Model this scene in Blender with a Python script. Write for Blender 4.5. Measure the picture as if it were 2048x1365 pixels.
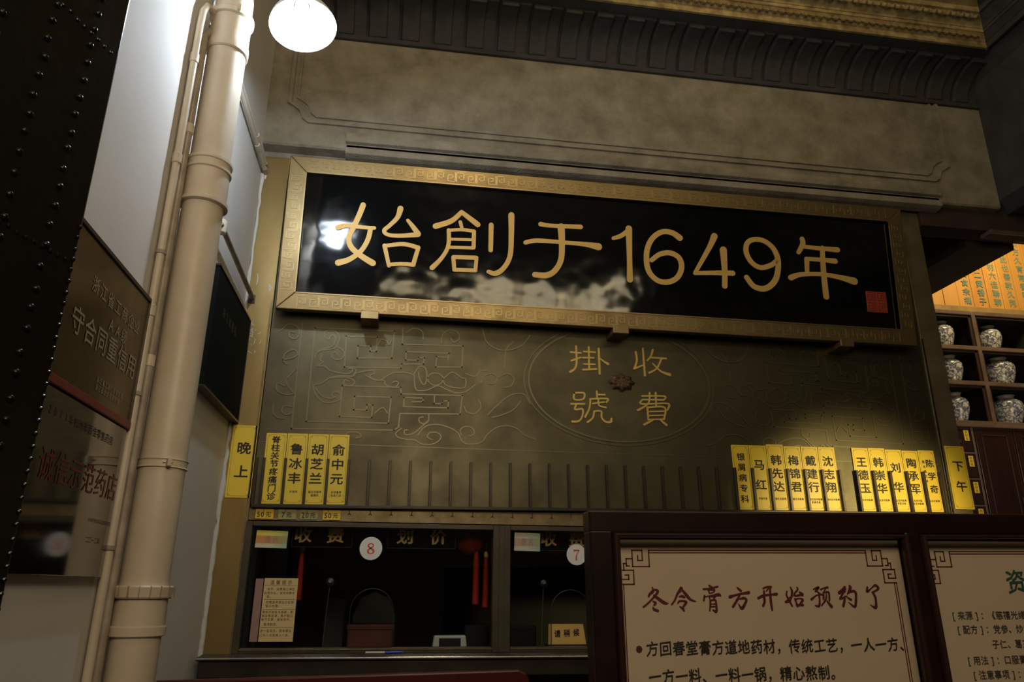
import bpy, math, random
from mathutils import Vector, Matrix, Euler
for o in list(bpy.data.objects): bpy.data.objects.remove(o, do_unlink=True)
S = bpy.context.scene; C = bpy.context.collection
random.seed(7)
# ---------------------------------------------------------------- camera
cd = bpy.data.cameras.new('camera'); cd.sensor_width = 36.0; cd.lens = 36.0*1475.7/2048; cd.clip_start = .02
cam = bpy.data.objects.new('camera', cd); C.objects.link(cam)
yaw, pitch, roll = .151478, .323762, .00648
cy, sy, cp, sp = math.cos(yaw), math.sin(yaw), math.cos(pitch), math.sin(pitch)
fw = Vector((sy*cp, cy*cp, sp)); r0 = Vector((cy, -sy, 0)); u0 = r0.cross(fw)
rt = r0*math.cos(roll)+u0*math.sin(roll); up = -r0*math.sin(roll)+u0*math.cos(roll)
m = Matrix((rt, up, -fw)).transposed().to_4x4(); m.translation = Vector((0, -3.7, 1.6)); cam.matrix_world = m
S.camera = cam
# ---------------------------------------------------------------- world, lights, exposure
S.view_settings.view_transform = 'Standard'; S.view_settings.look = 'None'
S.view_settings.gamma = 1; S.view_settings.use_curve_mapping = False; S.view_settings.exposure = 0.0
w = bpy.data.worlds.new('world'); S.world = w; w.use_nodes = True
w.node_tree.nodes['Background'].inputs[0].default_value = (.30, .24, .17, 1)
w.node_tree.nodes['Background'].inputs[1].default_value = .012
def light(kind, loc, energy, color, target=None, size=.3, size_y=None, spot=None, blend=.5):
    l = bpy.data.lights.new(kind.lower()+'_light', kind); l.energy = energy; l.color = color
    if kind == 'AREA':
        l.size = size
        if size_y: l.shape = 'RECTANGLE'; l.size_y = size_y
    else: l.shadow_soft_size = size
    if kind == 'SPOT': l.spot_size = spot; l.spot_blend = blend
    o = bpy.data.objects.new(l.name, l); C.objects.link(o); o.location = loc
    if target: o.rotation_euler = (Vector(target)-Vector(loc)).to_track_quat('-Z', 'Y').to_euler()
    return o
WARM = (1.0, .70, .36); COOL = (.74, .86, 1.0)
light('AREA', (.4, -2.9, 5.15), 13, (1, .80, .50), (.7, 0, 4.0), .5, .3)             # unseen warm light added for the falloff along the frieze
light('AREA', (.1, -5.0, 3.5), 20, (1, .76, .48), (.5, 0, 2.6), 1.4, .6)          # unseen warm fill added behind the camera
light('AREA', (.3, -3.9, 2.9), 10, (1, .80, .58), (-.8, -1.0, 1.7), .5)              # unseen light added to brighten the lower left wall
light('SPOT', (3.1, -2.1, 2.25), 215, (1, .78, .36), (2.52, 0, 1.90), .07, spot=.66, blend=1.0)  # picture light on the right name tags
light('AREA', (4.75, .55, 4.75), 26, (1, .76, .36), (4.95, 1.5, 3.9), .7, .3)        # lamp over the pharmacy shelves
light('AREA', (4.6, .1, 2.6), 4, (1, .82, .58), (4.7, 1.5, 3.1), .5)                # weak warm light aimed at the pharmacy shelves
light('AREA', (1.9, -1.9, 5.25), 3.5, (1, .74, .34), (2.1, -.5, 4.9), .5, .2)   # unseen warm light added to brighten the cornice
light('POINT', (-.472,-1.207,3.665), 30, COOL, size=.03)                            # the bulb of the reflector lamp
PLAQUE=[[[(0.392,0.601,0.027),(0.379,0.553,0.026),(0.356,0.483,0.025),(0.332,0.409,0.024),(0.347,0.359,0.026),(0.398,0.316,0.028),(0.462,0.279,0.031)],[(0.439,0.47,0.023),(0.429,0.407,0.023),(0.398,0.342,0.023),(0.343,0.291,0.026),(0.288,0.268,0.031)],[(0.271,0.463,0.026),(0.317,0.478,0.023),(0.387,0.474,0.019),(0.458,0.475,0.018)],[(0.588,0.597,0.029),(0.575,0.545,0.023),(0.537,0.496,0.02),(0.51,0.465,0.02),(0.531,0.443,0.019),(0.594,0.442,0.021),(0.688,0.456,0.025)],[(0.63,0.533,0.016),(0.661,0.496,0.023),(0.688,0.46,0.027)],[(0.517,0.38,0.021),(0.546,0.27,0.018)],[(0.517,0.378,0.019),(0.614,0.396,0.021),(0.692,0.382,0.022)],[(0.692,0.38,0.02),(0.671,0.287,0.021)],[(0.545,0.276,0.018),(0.611,0.285,0.019),(0.672,0.284,0.021)]],
[[(0.914,0.605,0.022),(0.861,0.549,0.026),(0.778,0.512,0.029)],[(0.914,0.605,0.022),(0.962,0.57,0.026),(1.003,0.54,0.028)],[(0.909,0.547,0.018),(0.921,0.505,0.016)],[(0.848,0.493,0.016),(0.918,0.503,0.017),(0.984,0.499,0.018)],[(0.984,0.499,0.02),(0.985,0.407,0.02)],[(0.865,0.444,0.014),(0.98,0.45,0.014)],[(0.857,0.397,0.016),(0.985,0.403,0.017)],[(0.849,0.494,0.02),(0.85,0.406,0.02),(0.819,0.336,0.02),(0.77,0.275,0.025)],[(0.879,0.341,0.02),(0.887,0.272,0.018)],[(0.879,0.343,0.02),(1.0,0.348,0.022)],[(1.002,0.346,0.018),(0.998,0.276,0.018)],[(0.887,0.272,0.02),(0.998,0.276,0.02)],[(1.076,0.543,0.024),(1.077,0.397,0.022)],[(1.185,0.61,0.03),(1.187,0.492,0.026),(1.182,0.373,0.024),(1.149,0.301,0.024),(1.106,0.267,0.026),(1.068,0.274,0.02)]],
[[(1.349,0.571,0.025),(1.404,0.567,0.021),(1.572,0.573,0.025)],[(1.266,0.457,0.022),(1.329,0.473,0.023),(1.462,0.474,0.021),(1.596,0.472,0.025),(1.671,0.464,0.039)],[(1.463,0.565,0.036),(1.467,0.474,0.031),(1.462,0.374,0.028),(1.429,0.308,0.028),(1.382,0.277,0.03),(1.319,0.276,0.028)]],
[[(1.759,0.521,0.02),(1.805,0.541,0.024),(1.852,0.582,0.022)],[(1.848,0.586,0.034),(1.848,0.411,0.027),(1.847,0.285,0.031)]],
[[(2.143,0.554,0.034),(2.099,0.581,0.03),(2.039,0.581,0.028),(1.983,0.538,0.028),(1.951,0.469,0.028),(1.946,0.388,0.028),(1.963,0.33,0.028),(2.009,0.29,0.028),(2.068,0.287,0.028),(2.121,0.319,0.028),(2.147,0.378,0.028),(2.135,0.433,0.028),(2.084,0.459,0.028),(2.024,0.447,0.026),(1.974,0.408,0.024)]],
[[(2.35,0.581,0.035),(2.318,0.513,0.027),(2.226,0.354,0.02)],[(2.225,0.35,0.022),(2.33,0.359,0.024),(2.446,0.365,0.029)],[(2.399,0.502,0.037),(2.4,0.381,0.029),(2.395,0.285,0.028)]],
[[(2.713,0.457,0.025),(2.683,0.432,0.027),(2.619,0.411,0.027),(2.567,0.436,0.027),(2.537,0.494,0.027),(2.543,0.548,0.027),(2.579,0.577,0.027),(2.641,0.578,0.027),(2.696,0.542,0.027),(2.724,0.482,0.029),(2.722,0.409,0.029),(2.696,0.336,0.031),(2.636,0.288,0.031),(2.57,0.295,0.029),(2.528,0.347,0.027)]],
[[(2.886,0.607,0.026),(2.887,0.575,0.028),(2.857,0.522,0.023)],[(2.884,0.559,0.021),(2.987,0.556,0.024),(3.101,0.556,0.03)],[(2.901,0.485,0.023),(2.991,0.486,0.023),(3.079,0.484,0.03)],[(2.904,0.48,0.026),(2.898,0.391,0.021)],[(2.797,0.364,0.032),(2.856,0.386,0.025),(2.983,0.397,0.023),(3.098,0.386,0.028),(3.186,0.369,0.041)],[(3.007,0.561,0.024),(3.001,0.414,0.028),(3.003,0.262,0.03)]],
]
OVAL=[[[(0.881,2.806,0.01),(0.937,2.804,0.01)],[(0.912,2.841,0.011),(0.913,2.752,0.01),(0.903,2.716,0.01),(0.877,2.696,0.012)],[(0.885,2.758,0.011),(0.936,2.779,0.009)],[(0.954,2.813,0.009),(1.016,2.812,0.01)],[(0.982,2.841,0.01),(0.981,2.717,0.01)],[(0.946,2.778,0.009),(1.009,2.78,0.009)],[(0.951,2.743,0.008),(1.014,2.744,0.009)],[(0.947,2.711,0.011),(1.021,2.718,0.011)],[(1.037,2.833,0.012),(1.038,2.692,0.011)],[(1.042,2.778,0.009),(1.064,2.762,0.01),(1.085,2.75,0.015)]],
[[(1.245,2.827,0.012),(1.249,2.779,0.01),(1.233,2.732,0.011)],[(1.231,2.731,0.011),(1.284,2.754,0.008)],[(1.286,2.849,0.011),(1.29,2.695,0.011)],[(1.343,2.844,0.012),(1.33,2.809,0.009),(1.309,2.782,0.01)],[(1.327,2.799,0.011),(1.415,2.798,0.011)],[(1.388,2.793,0.01),(1.359,2.739,0.009),(1.315,2.712,0.012)],[(1.337,2.766,0.007),(1.382,2.723,0.011),(1.43,2.707,0.018)]],
[[(0.896,2.581,0.01),(0.949,2.582,0.01),(0.944,2.55,0.009),(0.897,2.546,0.009),(0.896,2.581,0.01)],[(0.878,2.521,0.01),(0.951,2.524,0.009)],[(0.907,2.521,0.009),(0.899,2.492,0.01),(0.939,2.495,0.01),(0.937,2.458,0.009),(0.918,2.431,0.01),(0.883,2.426,0.012)],[(1.019,2.594,0.011),(1.02,2.557,0.008)],[(1.02,2.577,0.009),(1.062,2.578,0.01)],[(0.981,2.551,0.009),(1.075,2.557,0.01),(1.069,2.537,0.009)],[(0.983,2.551,0.009),(0.976,2.501,0.009),(0.952,2.454,0.011)],[(0.995,2.527,0.009),(1.058,2.538,0.009)],[(1.026,2.552,0.009),(1.029,2.518,0.009),(1.065,2.509,0.01)],[(1.001,2.484,0.009),(0.993,2.451,0.009),(0.964,2.426,0.011)],[(1.001,2.486,0.009),(1.039,2.487,0.009),(1.041,2.454,0.009),(1.061,2.432,0.011),(1.09,2.433,0.013),(1.094,2.452,0.009)]],
[[(1.267,2.581,0.009),(1.393,2.585,0.009),(1.388,2.564,0.009)],[(1.269,2.561,0.009),(1.388,2.565,0.009)],[(1.269,2.561,0.009),(1.263,2.537,0.009),(1.396,2.546,0.009),(1.417,2.535,0.011),(1.404,2.509,0.008)],[(1.311,2.6,0.01),(1.301,2.542,0.009),(1.242,2.502,0.012)],[(1.345,2.602,0.011),(1.343,2.523,0.008)],[(1.294,2.519,0.01),(1.389,2.523,0.01),(1.383,2.458,0.01)],[(1.294,2.519,0.01),(1.296,2.451,0.009)],[(1.297,2.496,0.007),(1.386,2.502,0.008)],[(1.295,2.474,0.008),(1.385,2.48,0.007)],[(1.296,2.453,0.008),(1.383,2.458,0.009)],[(1.321,2.452,0.01),(1.271,2.425,0.012)],[(1.361,2.454,0.009),(1.393,2.428,0.015)]],
]
ORNAMENT=[('s',[(-0.527,2.886),(-0.527,2.336),(-0.032,2.347),(-0.011,2.362),(-0.006,2.433),(0.297,2.442),(0.306,2.54),(-0.005,2.535),(-0.01,2.569),(-0.301,2.564),(-0.302,2.406),(-0.146,2.407),(-0.144,2.471),(-0.173,2.47),(-0.172,2.443),(-0.236,2.443),(-0.236,2.511),(-0.055,2.515),(-0.061,2.381),(-0.46,2.375),(-0.462,2.864),(-0.058,2.87),(-0.064,2.723),(-0.237,2.714),(-0.238,2.78),(-0.174,2.78),(-0.176,2.754),(-0.144,2.754),(-0.144,2.831),(-0.301,2.829),(-0.298,2.663),(-0.014,2.671),(-0.01,2.693),(0.1,2.699),(0.103,2.732),(0.073,2.733),(0.07,2.718),(0.008,2.716),(0.008,2.761),(0.23,2.764),(0.226,2.727)]),
('s',[(-0.015,2.891),(-0.013,2.801),(0.302,2.808),(0.3,2.693),(0.164,2.686),(0.166,2.743),(0.225,2.741)]),
('s',[(0.009,2.469),(0.234,2.472),(0.236,2.509),(0.206,2.506),(0.202,2.493),(0.164,2.492),(0.163,2.533)]),
('s',[(0.011,2.469),(0.01,2.516),(0.107,2.518),(0.106,2.499),(0.052,2.496)]),
('s',[(-0.006,2.433),(-0.009,2.362)]),
('c',[(-0.41,2.819),(-0.411,2.841),(-0.386,2.855),(-0.354,2.848),(-0.336,2.823),(-0.339,2.793),(-0.357,2.759),(-0.404,2.749),(-0.437,2.733),(-0.448,2.703)]),
('c',[(-0.363,2.829),(-0.377,2.828),(-0.389,2.805),(-0.41,2.819)]),
('c',[(-0.363,2.829),(-0.354,2.807),(-0.368,2.769),(-0.418,2.752),(-0.44,2.729)]),
('c',[(-0.339,2.786),(-0.345,2.771),(-0.316,2.754),(-0.304,2.732),(-0.315,2.706),(-0.342,2.699),(-0.362,2.711),(-0.363,2.733),(-0.345,2.738),(-0.337,2.723)]),
('c',[(-0.412,2.723),(-0.42,2.693),(-0.406,2.683),(-0.431,2.66),(-0.397,2.662),(-0.361,2.638),(-0.285,2.628),(-0.259,2.64),(-0.26,2.657),(-0.277,2.656)]),
('c',[(-0.26,2.657),(-0.239,2.652),(-0.245,2.63),(-0.257,2.615),(-0.312,2.616),(-0.365,2.602),(-0.403,2.572),(-0.436,2.563),(-0.44,2.542),(-0.417,2.5),(-0.381,2.475),(-0.335,2.479),(-0.309,2.491),(-0.304,2.512),(-0.318,2.529),(-0.342,2.528),(-0.347,2.51),(-0.33,2.504)]),
('c',[(-0.434,2.549),(-0.397,2.508),(-0.356,2.496),(-0.33,2.504)]),
('c',[(-0.365,2.602),(-0.298,2.609),(-0.256,2.6),(-0.241,2.583),(-0.254,2.568),(-0.277,2.565),(-0.295,2.577),(-0.29,2.595),(-0.272,2.589)]),
('c',[(-0.245,2.63),(-0.204,2.643),(-0.157,2.652),(-0.149,2.635),(-0.166,2.626),(-0.161,2.612),(-0.119,2.6),(-0.086,2.623),(-0.052,2.643),(0.003,2.649),(0.052,2.637),(0.057,2.616),(0.063,2.572),(0.077,2.555)]),
('c',[(-0.189,2.625),(-0.147,2.602),(-0.098,2.601),(-0.087,2.58),(-0.062,2.569),(-0.035,2.571),(-0.023,2.59),(-0.036,2.6),(-0.053,2.592)]),
('c',[(0.052,2.637),(0.078,2.683),(0.107,2.68),(0.119,2.648),(0.117,2.604),(0.104,2.589),(0.085,2.617),(0.076,2.653)]),
('c',[(0.123,2.626),(0.143,2.649),(0.179,2.651),(0.204,2.63),(0.195,2.6),(0.16,2.588),(0.131,2.605),(0.123,2.626)]),
('c',[(0.204,2.623),(0.249,2.662),(0.3,2.635),(0.321,2.628),(0.315,2.584),(0.259,2.581),(0.216,2.594),(0.204,2.623)]),
('c',[(0.077,2.555),(0.126,2.561),(0.174,2.585),(0.217,2.572),(0.267,2.553),(0.323,2.562),(0.372,2.601)]),
('c',[(0.321,2.658),(0.371,2.646),(0.399,2.677),(0.435,2.679)]),
('c',[(0.138,2.432),(0.139,2.404),(0.12,2.385),(0.095,2.392),(0.091,2.413),(0.111,2.42)]),
('c',[(0.139,2.404),(0.08,2.345),(0.047,2.327),(0.023,2.329),(0.022,2.349),(0.036,2.349)]),
('c',[(0.005,2.357),(-0.021,2.331),(-0.007,2.311),(0.035,2.302),(0.076,2.3),(0.104,2.284),(0.145,2.28),(0.185,2.294),(0.205,2.322),(0.183,2.342),(0.149,2.341),(0.136,2.32),(0.157,2.306)]),
('c',[(0.088,2.325),(0.12,2.368),(0.175,2.384),(0.238,2.372),(0.287,2.346),(0.309,2.305),(0.344,2.289),(0.407,2.301),(0.434,2.337)]),
('c',[(0.308,2.333),(0.3,2.361),(0.328,2.379),(0.363,2.37),(0.371,2.342),(0.35,2.331)]),
('c',[(0.434,2.337),(0.476,2.374),(0.532,2.391),(0.589,2.379),(0.632,2.345),(0.689,2.325)]),
('c',[(0.439,2.444),(0.481,2.489),(0.552,2.551),(0.625,2.562),(0.661,2.512)]),
('c',[(0.461,2.431),(0.517,2.448),(0.574,2.479),(0.61,2.524)]),
('c',[(0.318,2.482),(0.333,2.454),(0.375,2.449),(0.403,2.486),(0.388,2.522)]),
('c',[(0.4,2.61),(0.414,2.648),(0.457,2.665),(0.486,2.644),(0.472,2.613),(0.443,2.612)]),
('c',[(0.486,2.644),(0.537,2.669),(0.573,2.648),(0.559,2.603),(0.516,2.593)]),
('c',[(0.187,2.816),(0.192,2.862),(0.227,2.894),(0.271,2.882),(0.279,2.844),(0.251,2.827),(0.236,2.849)]),
('c',[(0.402,2.912),(0.433,2.83),(0.514,2.796),(0.609,2.824),(0.661,2.889)]),
('c',[(0.006,2.866),(0.04,2.891),(0.084,2.878),(0.093,2.833)]),
('c',[(-0.138,2.79),(-0.126,2.817),(-0.097,2.815),(-0.082,2.793),(-0.07,2.82)]),
('c',[(-0.132,2.428),(-0.11,2.45),(-0.09,2.458),(-0.068,2.431)]),
('c',[(-0.627,2.84),(-0.593,2.875),(-0.548,2.863),(-0.537,2.823),(-0.555,2.799),(-0.583,2.809),(-0.582,2.835),(-0.562,2.832)]),
('c',[(-0.604,2.684),(-0.591,2.721),(-0.553,2.741),(-0.534,2.716),(-0.568,2.693),(-0.604,2.684),(-0.579,2.663)]),
('c',[(-0.536,2.637),(-0.56,2.607),(-0.577,2.578),(-0.56,2.543),(-0.534,2.513),(-0.577,2.507),(-0.615,2.526),(-0.615,2.562),(-0.581,2.549)]),
('c',[(-0.538,2.446),(-0.571,2.448),(-0.581,2.423),(-0.56,2.404),(-0.534,2.412)]),
('c',[(-0.624,2.456),(-0.623,2.415),(-0.597,2.388),(-0.564,2.386)]),
('c',[(-0.247,2.299),(-0.262,2.319),(-0.236,2.33),(-0.202,2.325),(-0.191,2.308),(-0.214,2.3)]),
]
TITLE=[[[(0.1332,1.6026,0.002),(0.1342,1.5946,0.004),(0.1271,1.5897,0.004),(0.124,1.5847,0.003)],[(0.1301,1.5937,0.003),(0.1382,1.5976,0.003),(0.1442,1.5955,0.004),(0.1411,1.5895,0.004),(0.132,1.5806,0.003),(0.1219,1.5718,0.003),(0.1118,1.5649,0.003)],[(0.1361,1.5866,0.004),(0.147,1.5785,0.005),(0.1569,1.5723,0.005),(0.1639,1.5713,0.002)],[(0.1329,1.5756,0.002),(0.1379,1.5726,0.004),(0.1348,1.5686,0.003)],[(0.1318,1.5656,0.001),(0.1337,1.5606,0.004),(0.1417,1.5575,0.004)]],
[[(0.1932,1.6019,0.003),(0.1942,1.5989,0.006),(0.1861,1.59,0.004),(0.1789,1.5771,0.003),(0.1719,1.5692,0.003)],[(0.1962,1.5969,0.003),(0.2031,1.5888,0.005),(0.212,1.5787,0.004),(0.2229,1.5746,0.002)],[(0.189,1.584,0.002),(0.195,1.5849,0.004),(0.2,1.5828,0.003)],[(0.1849,1.571,0.002),(0.1879,1.575,0.003),(0.1959,1.5759,0.003),(0.2029,1.5738,0.004),(0.1999,1.5688,0.004),(0.1958,1.5639,0.003),(0.1967,1.5569,0.003)],[(0.1888,1.565,0.002),(0.1948,1.5609,0.004)]],
[[(0.2553,1.6052,0.003),(0.2603,1.6021,0.003)],[(0.2422,1.5983,0.003),(0.2542,1.5992,0.003),(0.2733,1.603,0.003)],[(0.2522,1.5952,0.002),(0.2541,1.5912,0.002)],[(0.2522,1.5962,0.002),(0.2652,1.597,0.003),(0.2631,1.5921,0.002),(0.2541,1.5902,0.002)],[(0.2431,1.5853,0.003),(0.2409,1.5763,0.003)],[(0.244,1.5833,0.002),(0.2601,1.5861,0.002),(0.2741,1.5879,0.004),(0.2781,1.5849,0.002)],[(0.2761,1.5859,0.002),(0.267,1.584,0.001)],[(0.253,1.5822,0.002),(0.255,1.5772,0.002)],[(0.253,1.5832,0.001),(0.265,1.584,0.003),(0.262,1.5791,0.002)],[(0.2549,1.5762,0.003),(0.2538,1.5662,0.003),(0.2517,1.5562,0.002)],[(0.2549,1.5762,0.002),(0.265,1.577,0.003),(0.2669,1.569,0.003),(0.2657,1.555,0.004),(0.2587,1.5581,0.002)],[(0.2559,1.5692,0.001),(0.2649,1.57,0.002)],[(0.2548,1.5642,0.002),(0.2648,1.565,0.002)]],
[[(0.3162,1.6004,0.003),(0.3232,1.5944,0.004)],[(0.298,1.5827,0.005),(0.3161,1.5874,0.003),(0.3401,1.5911,0.005)],[(0.3211,1.5884,0.003),(0.313,1.5765,0.004),(0.3028,1.5636,0.004)],[(0.318,1.5784,0.002),(0.328,1.5803,0.004),(0.333,1.5772,0.004),(0.3309,1.5713,0.004),(0.3218,1.5604,0.005),(0.3149,1.5694,0.001)]],
[[(0.3732,1.5988,0.003),(0.3813,1.6017,0.003),(0.3903,1.6015,0.004)],[(0.36,1.5799,0.004),(0.3721,1.5848,0.004),(0.3891,1.5866,0.003),(0.4011,1.5874,0.005)],[(0.3742,1.5937,0.003),(0.373,1.5828,0.004),(0.3729,1.5728,0.004),(0.3688,1.5648,0.004)],[(0.3882,1.5996,0.003),(0.387,1.5826,0.004),(0.3869,1.5686,0.004),(0.3877,1.5566,0.003)],[(0.3852,1.5996,0.002),(0.3792,1.5937,0.002)]],
[[(0.4343,1.601,0.002),(0.4362,1.592,0.004),(0.433,1.58,0.003),(0.4279,1.5731,0.003),(0.4199,1.5722,0.004)],[(0.4252,1.5931,0.002),(0.4231,1.5852,0.003),(0.427,1.5761,0.003),(0.4328,1.564,0.003)],[(0.4199,1.5712,0.003),(0.429,1.5801,0.002),(0.4381,1.584,0.001)],[(0.4483,1.6009,0.002),(0.4492,1.5958,0.003),(0.4411,1.5879,0.003),(0.4431,1.5839,0.003),(0.4581,1.5867,0.004)],[(0.4532,1.5908,0.003),(0.4591,1.5867,0.004),(0.4581,1.5837,0.002)],[(0.441,1.5779,0.003),(0.4429,1.5699,0.003),(0.4448,1.5639,0.004)],[(0.441,1.5769,0.003),(0.451,1.5788,0.002),(0.458,1.5757,0.004),(0.4519,1.5688,0.003)],[(0.4429,1.5659,0.003),(0.4569,1.5657,0.004)]],
[[(0.4852,1.5964,0.002),(0.4973,1.6003,0.004),(0.4892,1.5924,0.003)],[(0.4922,1.5923,0.002),(0.4971,1.5883,0.003)],[(0.478,1.5765,0.004),(0.4901,1.5843,0.002),(0.5011,1.5862,0.003),(0.5031,1.5852,0.002)],[(0.4961,1.5853,0.003),(0.4959,1.5733,0.003),(0.4928,1.5633,0.004),(0.4848,1.5644,0.002)],[(0.5022,1.5962,0.003),(0.5103,1.5991,0.002),(0.5173,1.6,0.004)],[(0.5122,1.5971,0.002),(0.5082,1.5911,0.002)],[(0.5072,1.5901,0.003),(0.505,1.5772,0.003)],[(0.5072,1.5901,0.002),(0.5172,1.591,0.003),(0.5191,1.587,0.003),(0.518,1.574,0.003)],[(0.5131,1.5871,0.002),(0.51,1.5761,0.003),(0.4988,1.5642,0.002)],[(0.5129,1.5721,0.003),(0.5208,1.562,0.005)]],
[[(0.5573,1.6005,0.004),(0.5502,1.5946,0.004),(0.5422,1.5897,0.004)],[(0.5582,1.5965,0.003),(0.5501,1.5866,0.003),(0.543,1.5787,0.003)],[(0.5421,1.5877,0.003),(0.5562,1.5916,0.003)],[(0.543,1.5767,0.003),(0.5591,1.5825,0.002)],[(0.5541,1.5816,0.003),(0.5519,1.5726,0.004),(0.5478,1.5627,0.004)],[(0.5683,1.6034,0.003),(0.5693,1.5984,0.005),(0.5611,1.5865,0.002)],[(0.5631,1.5885,0.002),(0.5732,1.5924,0.004),(0.5802,1.5893,0.004),(0.579,1.5763,0.004),(0.5738,1.5613,0.004),(0.5609,1.5705,0.001)],[(0.56,1.5795,0.002),(0.567,1.5754,0.004)]],
[[(0.6093,1.5999,0.003),(0.6072,1.5909,0.004),(0.6183,1.5978,0.002),(0.6283,1.6037,0.004),(0.6343,1.5976,0.004),(0.6272,1.5927,0.003),(0.6182,1.5898,0.002)],[(0.6202,1.5888,0.004),(0.624,1.5797,0.004),(0.6239,1.5687,0.004),(0.6208,1.5588,0.005),(0.6099,1.5649,0.001)]],
]
# ---------------------------------------------------------------- materials
M = {}
def mat(name, col, rough=.6, metal=0.0, col2=None, nscale=6.0, lo=.35, hi=.65, bump=0.0, bscale=40.0, bdist=.002,
        bdetail=5, stretch=None, spec=.5, coat=0.0, emit=None, estr=0.0, rough2=None, trans=0.0, alpha=None):
    m = bpy.data.materials.new(name); m.use_nodes = True; nt = m.node_tree; b = nt.nodes['Principled BSDF']
    b.inputs['Base Color'].default_value = (*col, 1); b.inputs['Roughness'].default_value = rough
    b.inputs['Metallic'].default_value = metal; b.inputs['Specular IOR Level'].default_value = spec
    b.inputs['Coat Weight'].default_value = coat; b.inputs['Transmission Weight'].default_value = trans
    if emit: b.inputs['Emission Color'].default_value = (*emit, 1); b.inputs['Emission Strength'].default_value = estr
    tc = nt.nodes.new('ShaderNodeTexCoord'); mp = nt.nodes.new('ShaderNodeMapping')
    nt.links.new(tc.outputs['Object'], mp.inputs[0])
    if stretch: mp.inputs['Scale'].default_value = stretch
    if col2 or rough2 is not None:
        n = nt.nodes.new('ShaderNodeTexNoise'); n.inputs['Scale'].default_value = nscale; n.inputs['Detail'].default_value = 8
        n.inputs['Roughness'].default_value = .62
        nt.links.new(mp.outputs[0], n.inputs['Vector'])
        mr = nt.nodes.new('ShaderNodeMapRange'); mr.inputs[1].default_value = lo; mr.inputs[2].default_value = hi
        nt.links.new(n.outputs[0], mr.inputs[0])
        if col2:
            mx = nt.nodes.new('ShaderNodeMix'); mx.data_type = 'RGBA'
            mx.inputs[6].default_value = (*col, 1); mx.inputs[7].default_value = (*col2, 1)
            nt.links.new(mr.outputs[0], mx.inputs[0]); nt.links.new(mx.outputs[2], b.inputs['Base Color'])
        if rough2 is not None:
            r = nt.nodes.new('ShaderNodeMapRange'); r.inputs[3].default_value = rough; r.inputs[4].default_value = rough2
            nt.links.new(mr.outputs[0], r.inputs[0]); nt.links.new(r.outputs[0], b.inputs['Roughness'])
    if bump:
        n2 = nt.nodes.new('ShaderNodeTexNoise'); n2.inputs['Scale'].default_value = bscale; n2.inputs['Detail'].default_value = bdetail
        nt.links.new(mp.outputs[0], n2.inputs['Vector'])
        bp = nt.nodes.new('ShaderNodeBump'); bp.inputs['Strength'].default_value = bump; bp.inputs['Distance'].default_value = bdist
        nt.links.new(n2.outputs[0], bp.inputs['Height']); nt.links.new(bp.outputs[0], b.inputs['Normal'])
    M[name] = m; return m
mat('plaster', (.78,.75,.70), .8, col2=(.62,.60,.56), nscale=2.2, lo=.2, hi=.95, bump=.25, bscale=60, bdist=.002)
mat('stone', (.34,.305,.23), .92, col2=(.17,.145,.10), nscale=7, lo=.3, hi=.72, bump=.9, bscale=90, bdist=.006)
mat('stone_shaded', (.055,.054,.055), .9, col2=(.032,.031,.031), nscale=7, bump=.6, bscale=60, bdist=.004)  # stone with the shade of the cove and right side in its colour
mat('warm_lit_stone', (.50,.39,.18), .6, col2=(.20,.14,.06), nscale=14, bump=.5, bscale=70, bdist=.004)  # cornice stone, the warm light on it put into the colour
mat('panel_brass', (.125,.112,.068), .42, .85, col2=(.085,.075,.046), nscale=3.5, bump=.05, bscale=3, bdist=.01, bdetail=2, rough2=.52)
mat('engrave_brass', (.145,.131,.082), .40, .75)
mat('frame_brass', (.36,.27,.13), .36, .85, col2=(.25,.18,.085), nscale=5, bump=.12, bscale=200, bdist=.001, rough2=.48)
mat('key_brass', (.40,.31,.155), .36, .85)
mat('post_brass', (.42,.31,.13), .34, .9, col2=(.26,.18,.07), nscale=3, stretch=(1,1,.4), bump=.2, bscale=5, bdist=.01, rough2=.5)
mat('dull_brass', (.15,.125,.08), .5, .6, col2=(.10,.083,.052), nscale=4)
mat('rail_brass', (.26,.21,.11), .45, .7, col2=(.16,.12,.06), nscale=12)
mat('bronze_dark', (.055,.047,.036), .4, .6, col2=(.035,.03,.025), nscale=8)
mat('gold_letter', (.66,.43,.13), .5, .25)
mat('gold_thin', (.62,.44,.12), .45, .45)
mat('lacquer', (.003,.0035,.004), .085, 0, bump=.62, bscale=3.6, bdist=.012, bdetail=2.0, spec=.8)
mat('seal_red', (.33,.045,.02), .5)
mat('seal_cut', (.10,.015,.01), .6)
mat('copper', (.15,.075,.035), .6, .4, col2=(.06,.04,.02), nscale=60, bump=.9, bscale=60, bdist=.006)
mat('pipe_paint', (.66,.58,.46), .42, col2=(.56,.48,.37), nscale=3.5, bump=.12, bscale=9, bdist=.004)
mat('pipe_dirty', (.40,.34,.26), .6, col2=(.26,.21,.15), nscale=14)
mat('caulk', (.62,.62,.58), .7, bump=.8, bscale=30, bdist=.006)
mat('shade_white', (.9,.9,.9), .5)
mat('shade_out', (.75,.78,.78), .35)
mat('cfl', (1,1,1), .5, emit=(.80,.90,1.0), estr=30)
mat('rubber', (.02,.02,.02), .5)
mat('iron', (.006,.0055,.005), .34, .1, bump=.5, bscale=18, bdist=.004, spec=.4)
mat('iron_stud', (.004,.004,.003), .3, 0, spec=.35)
mat('sign_gold', (.16,.11,.05), .20, .9, col2=(.12,.085,.038), nscale=3, rough2=.3)
mat('sign_steel', (.28,.27,.265), .07, .97)
mat('sign_red', (.16,.02,.015), .4)
mat('sign_pale', (.30,.25,.17), .5)
mat('sign_black', (.005,.008,.0065), .8, spec=.08)
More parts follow.
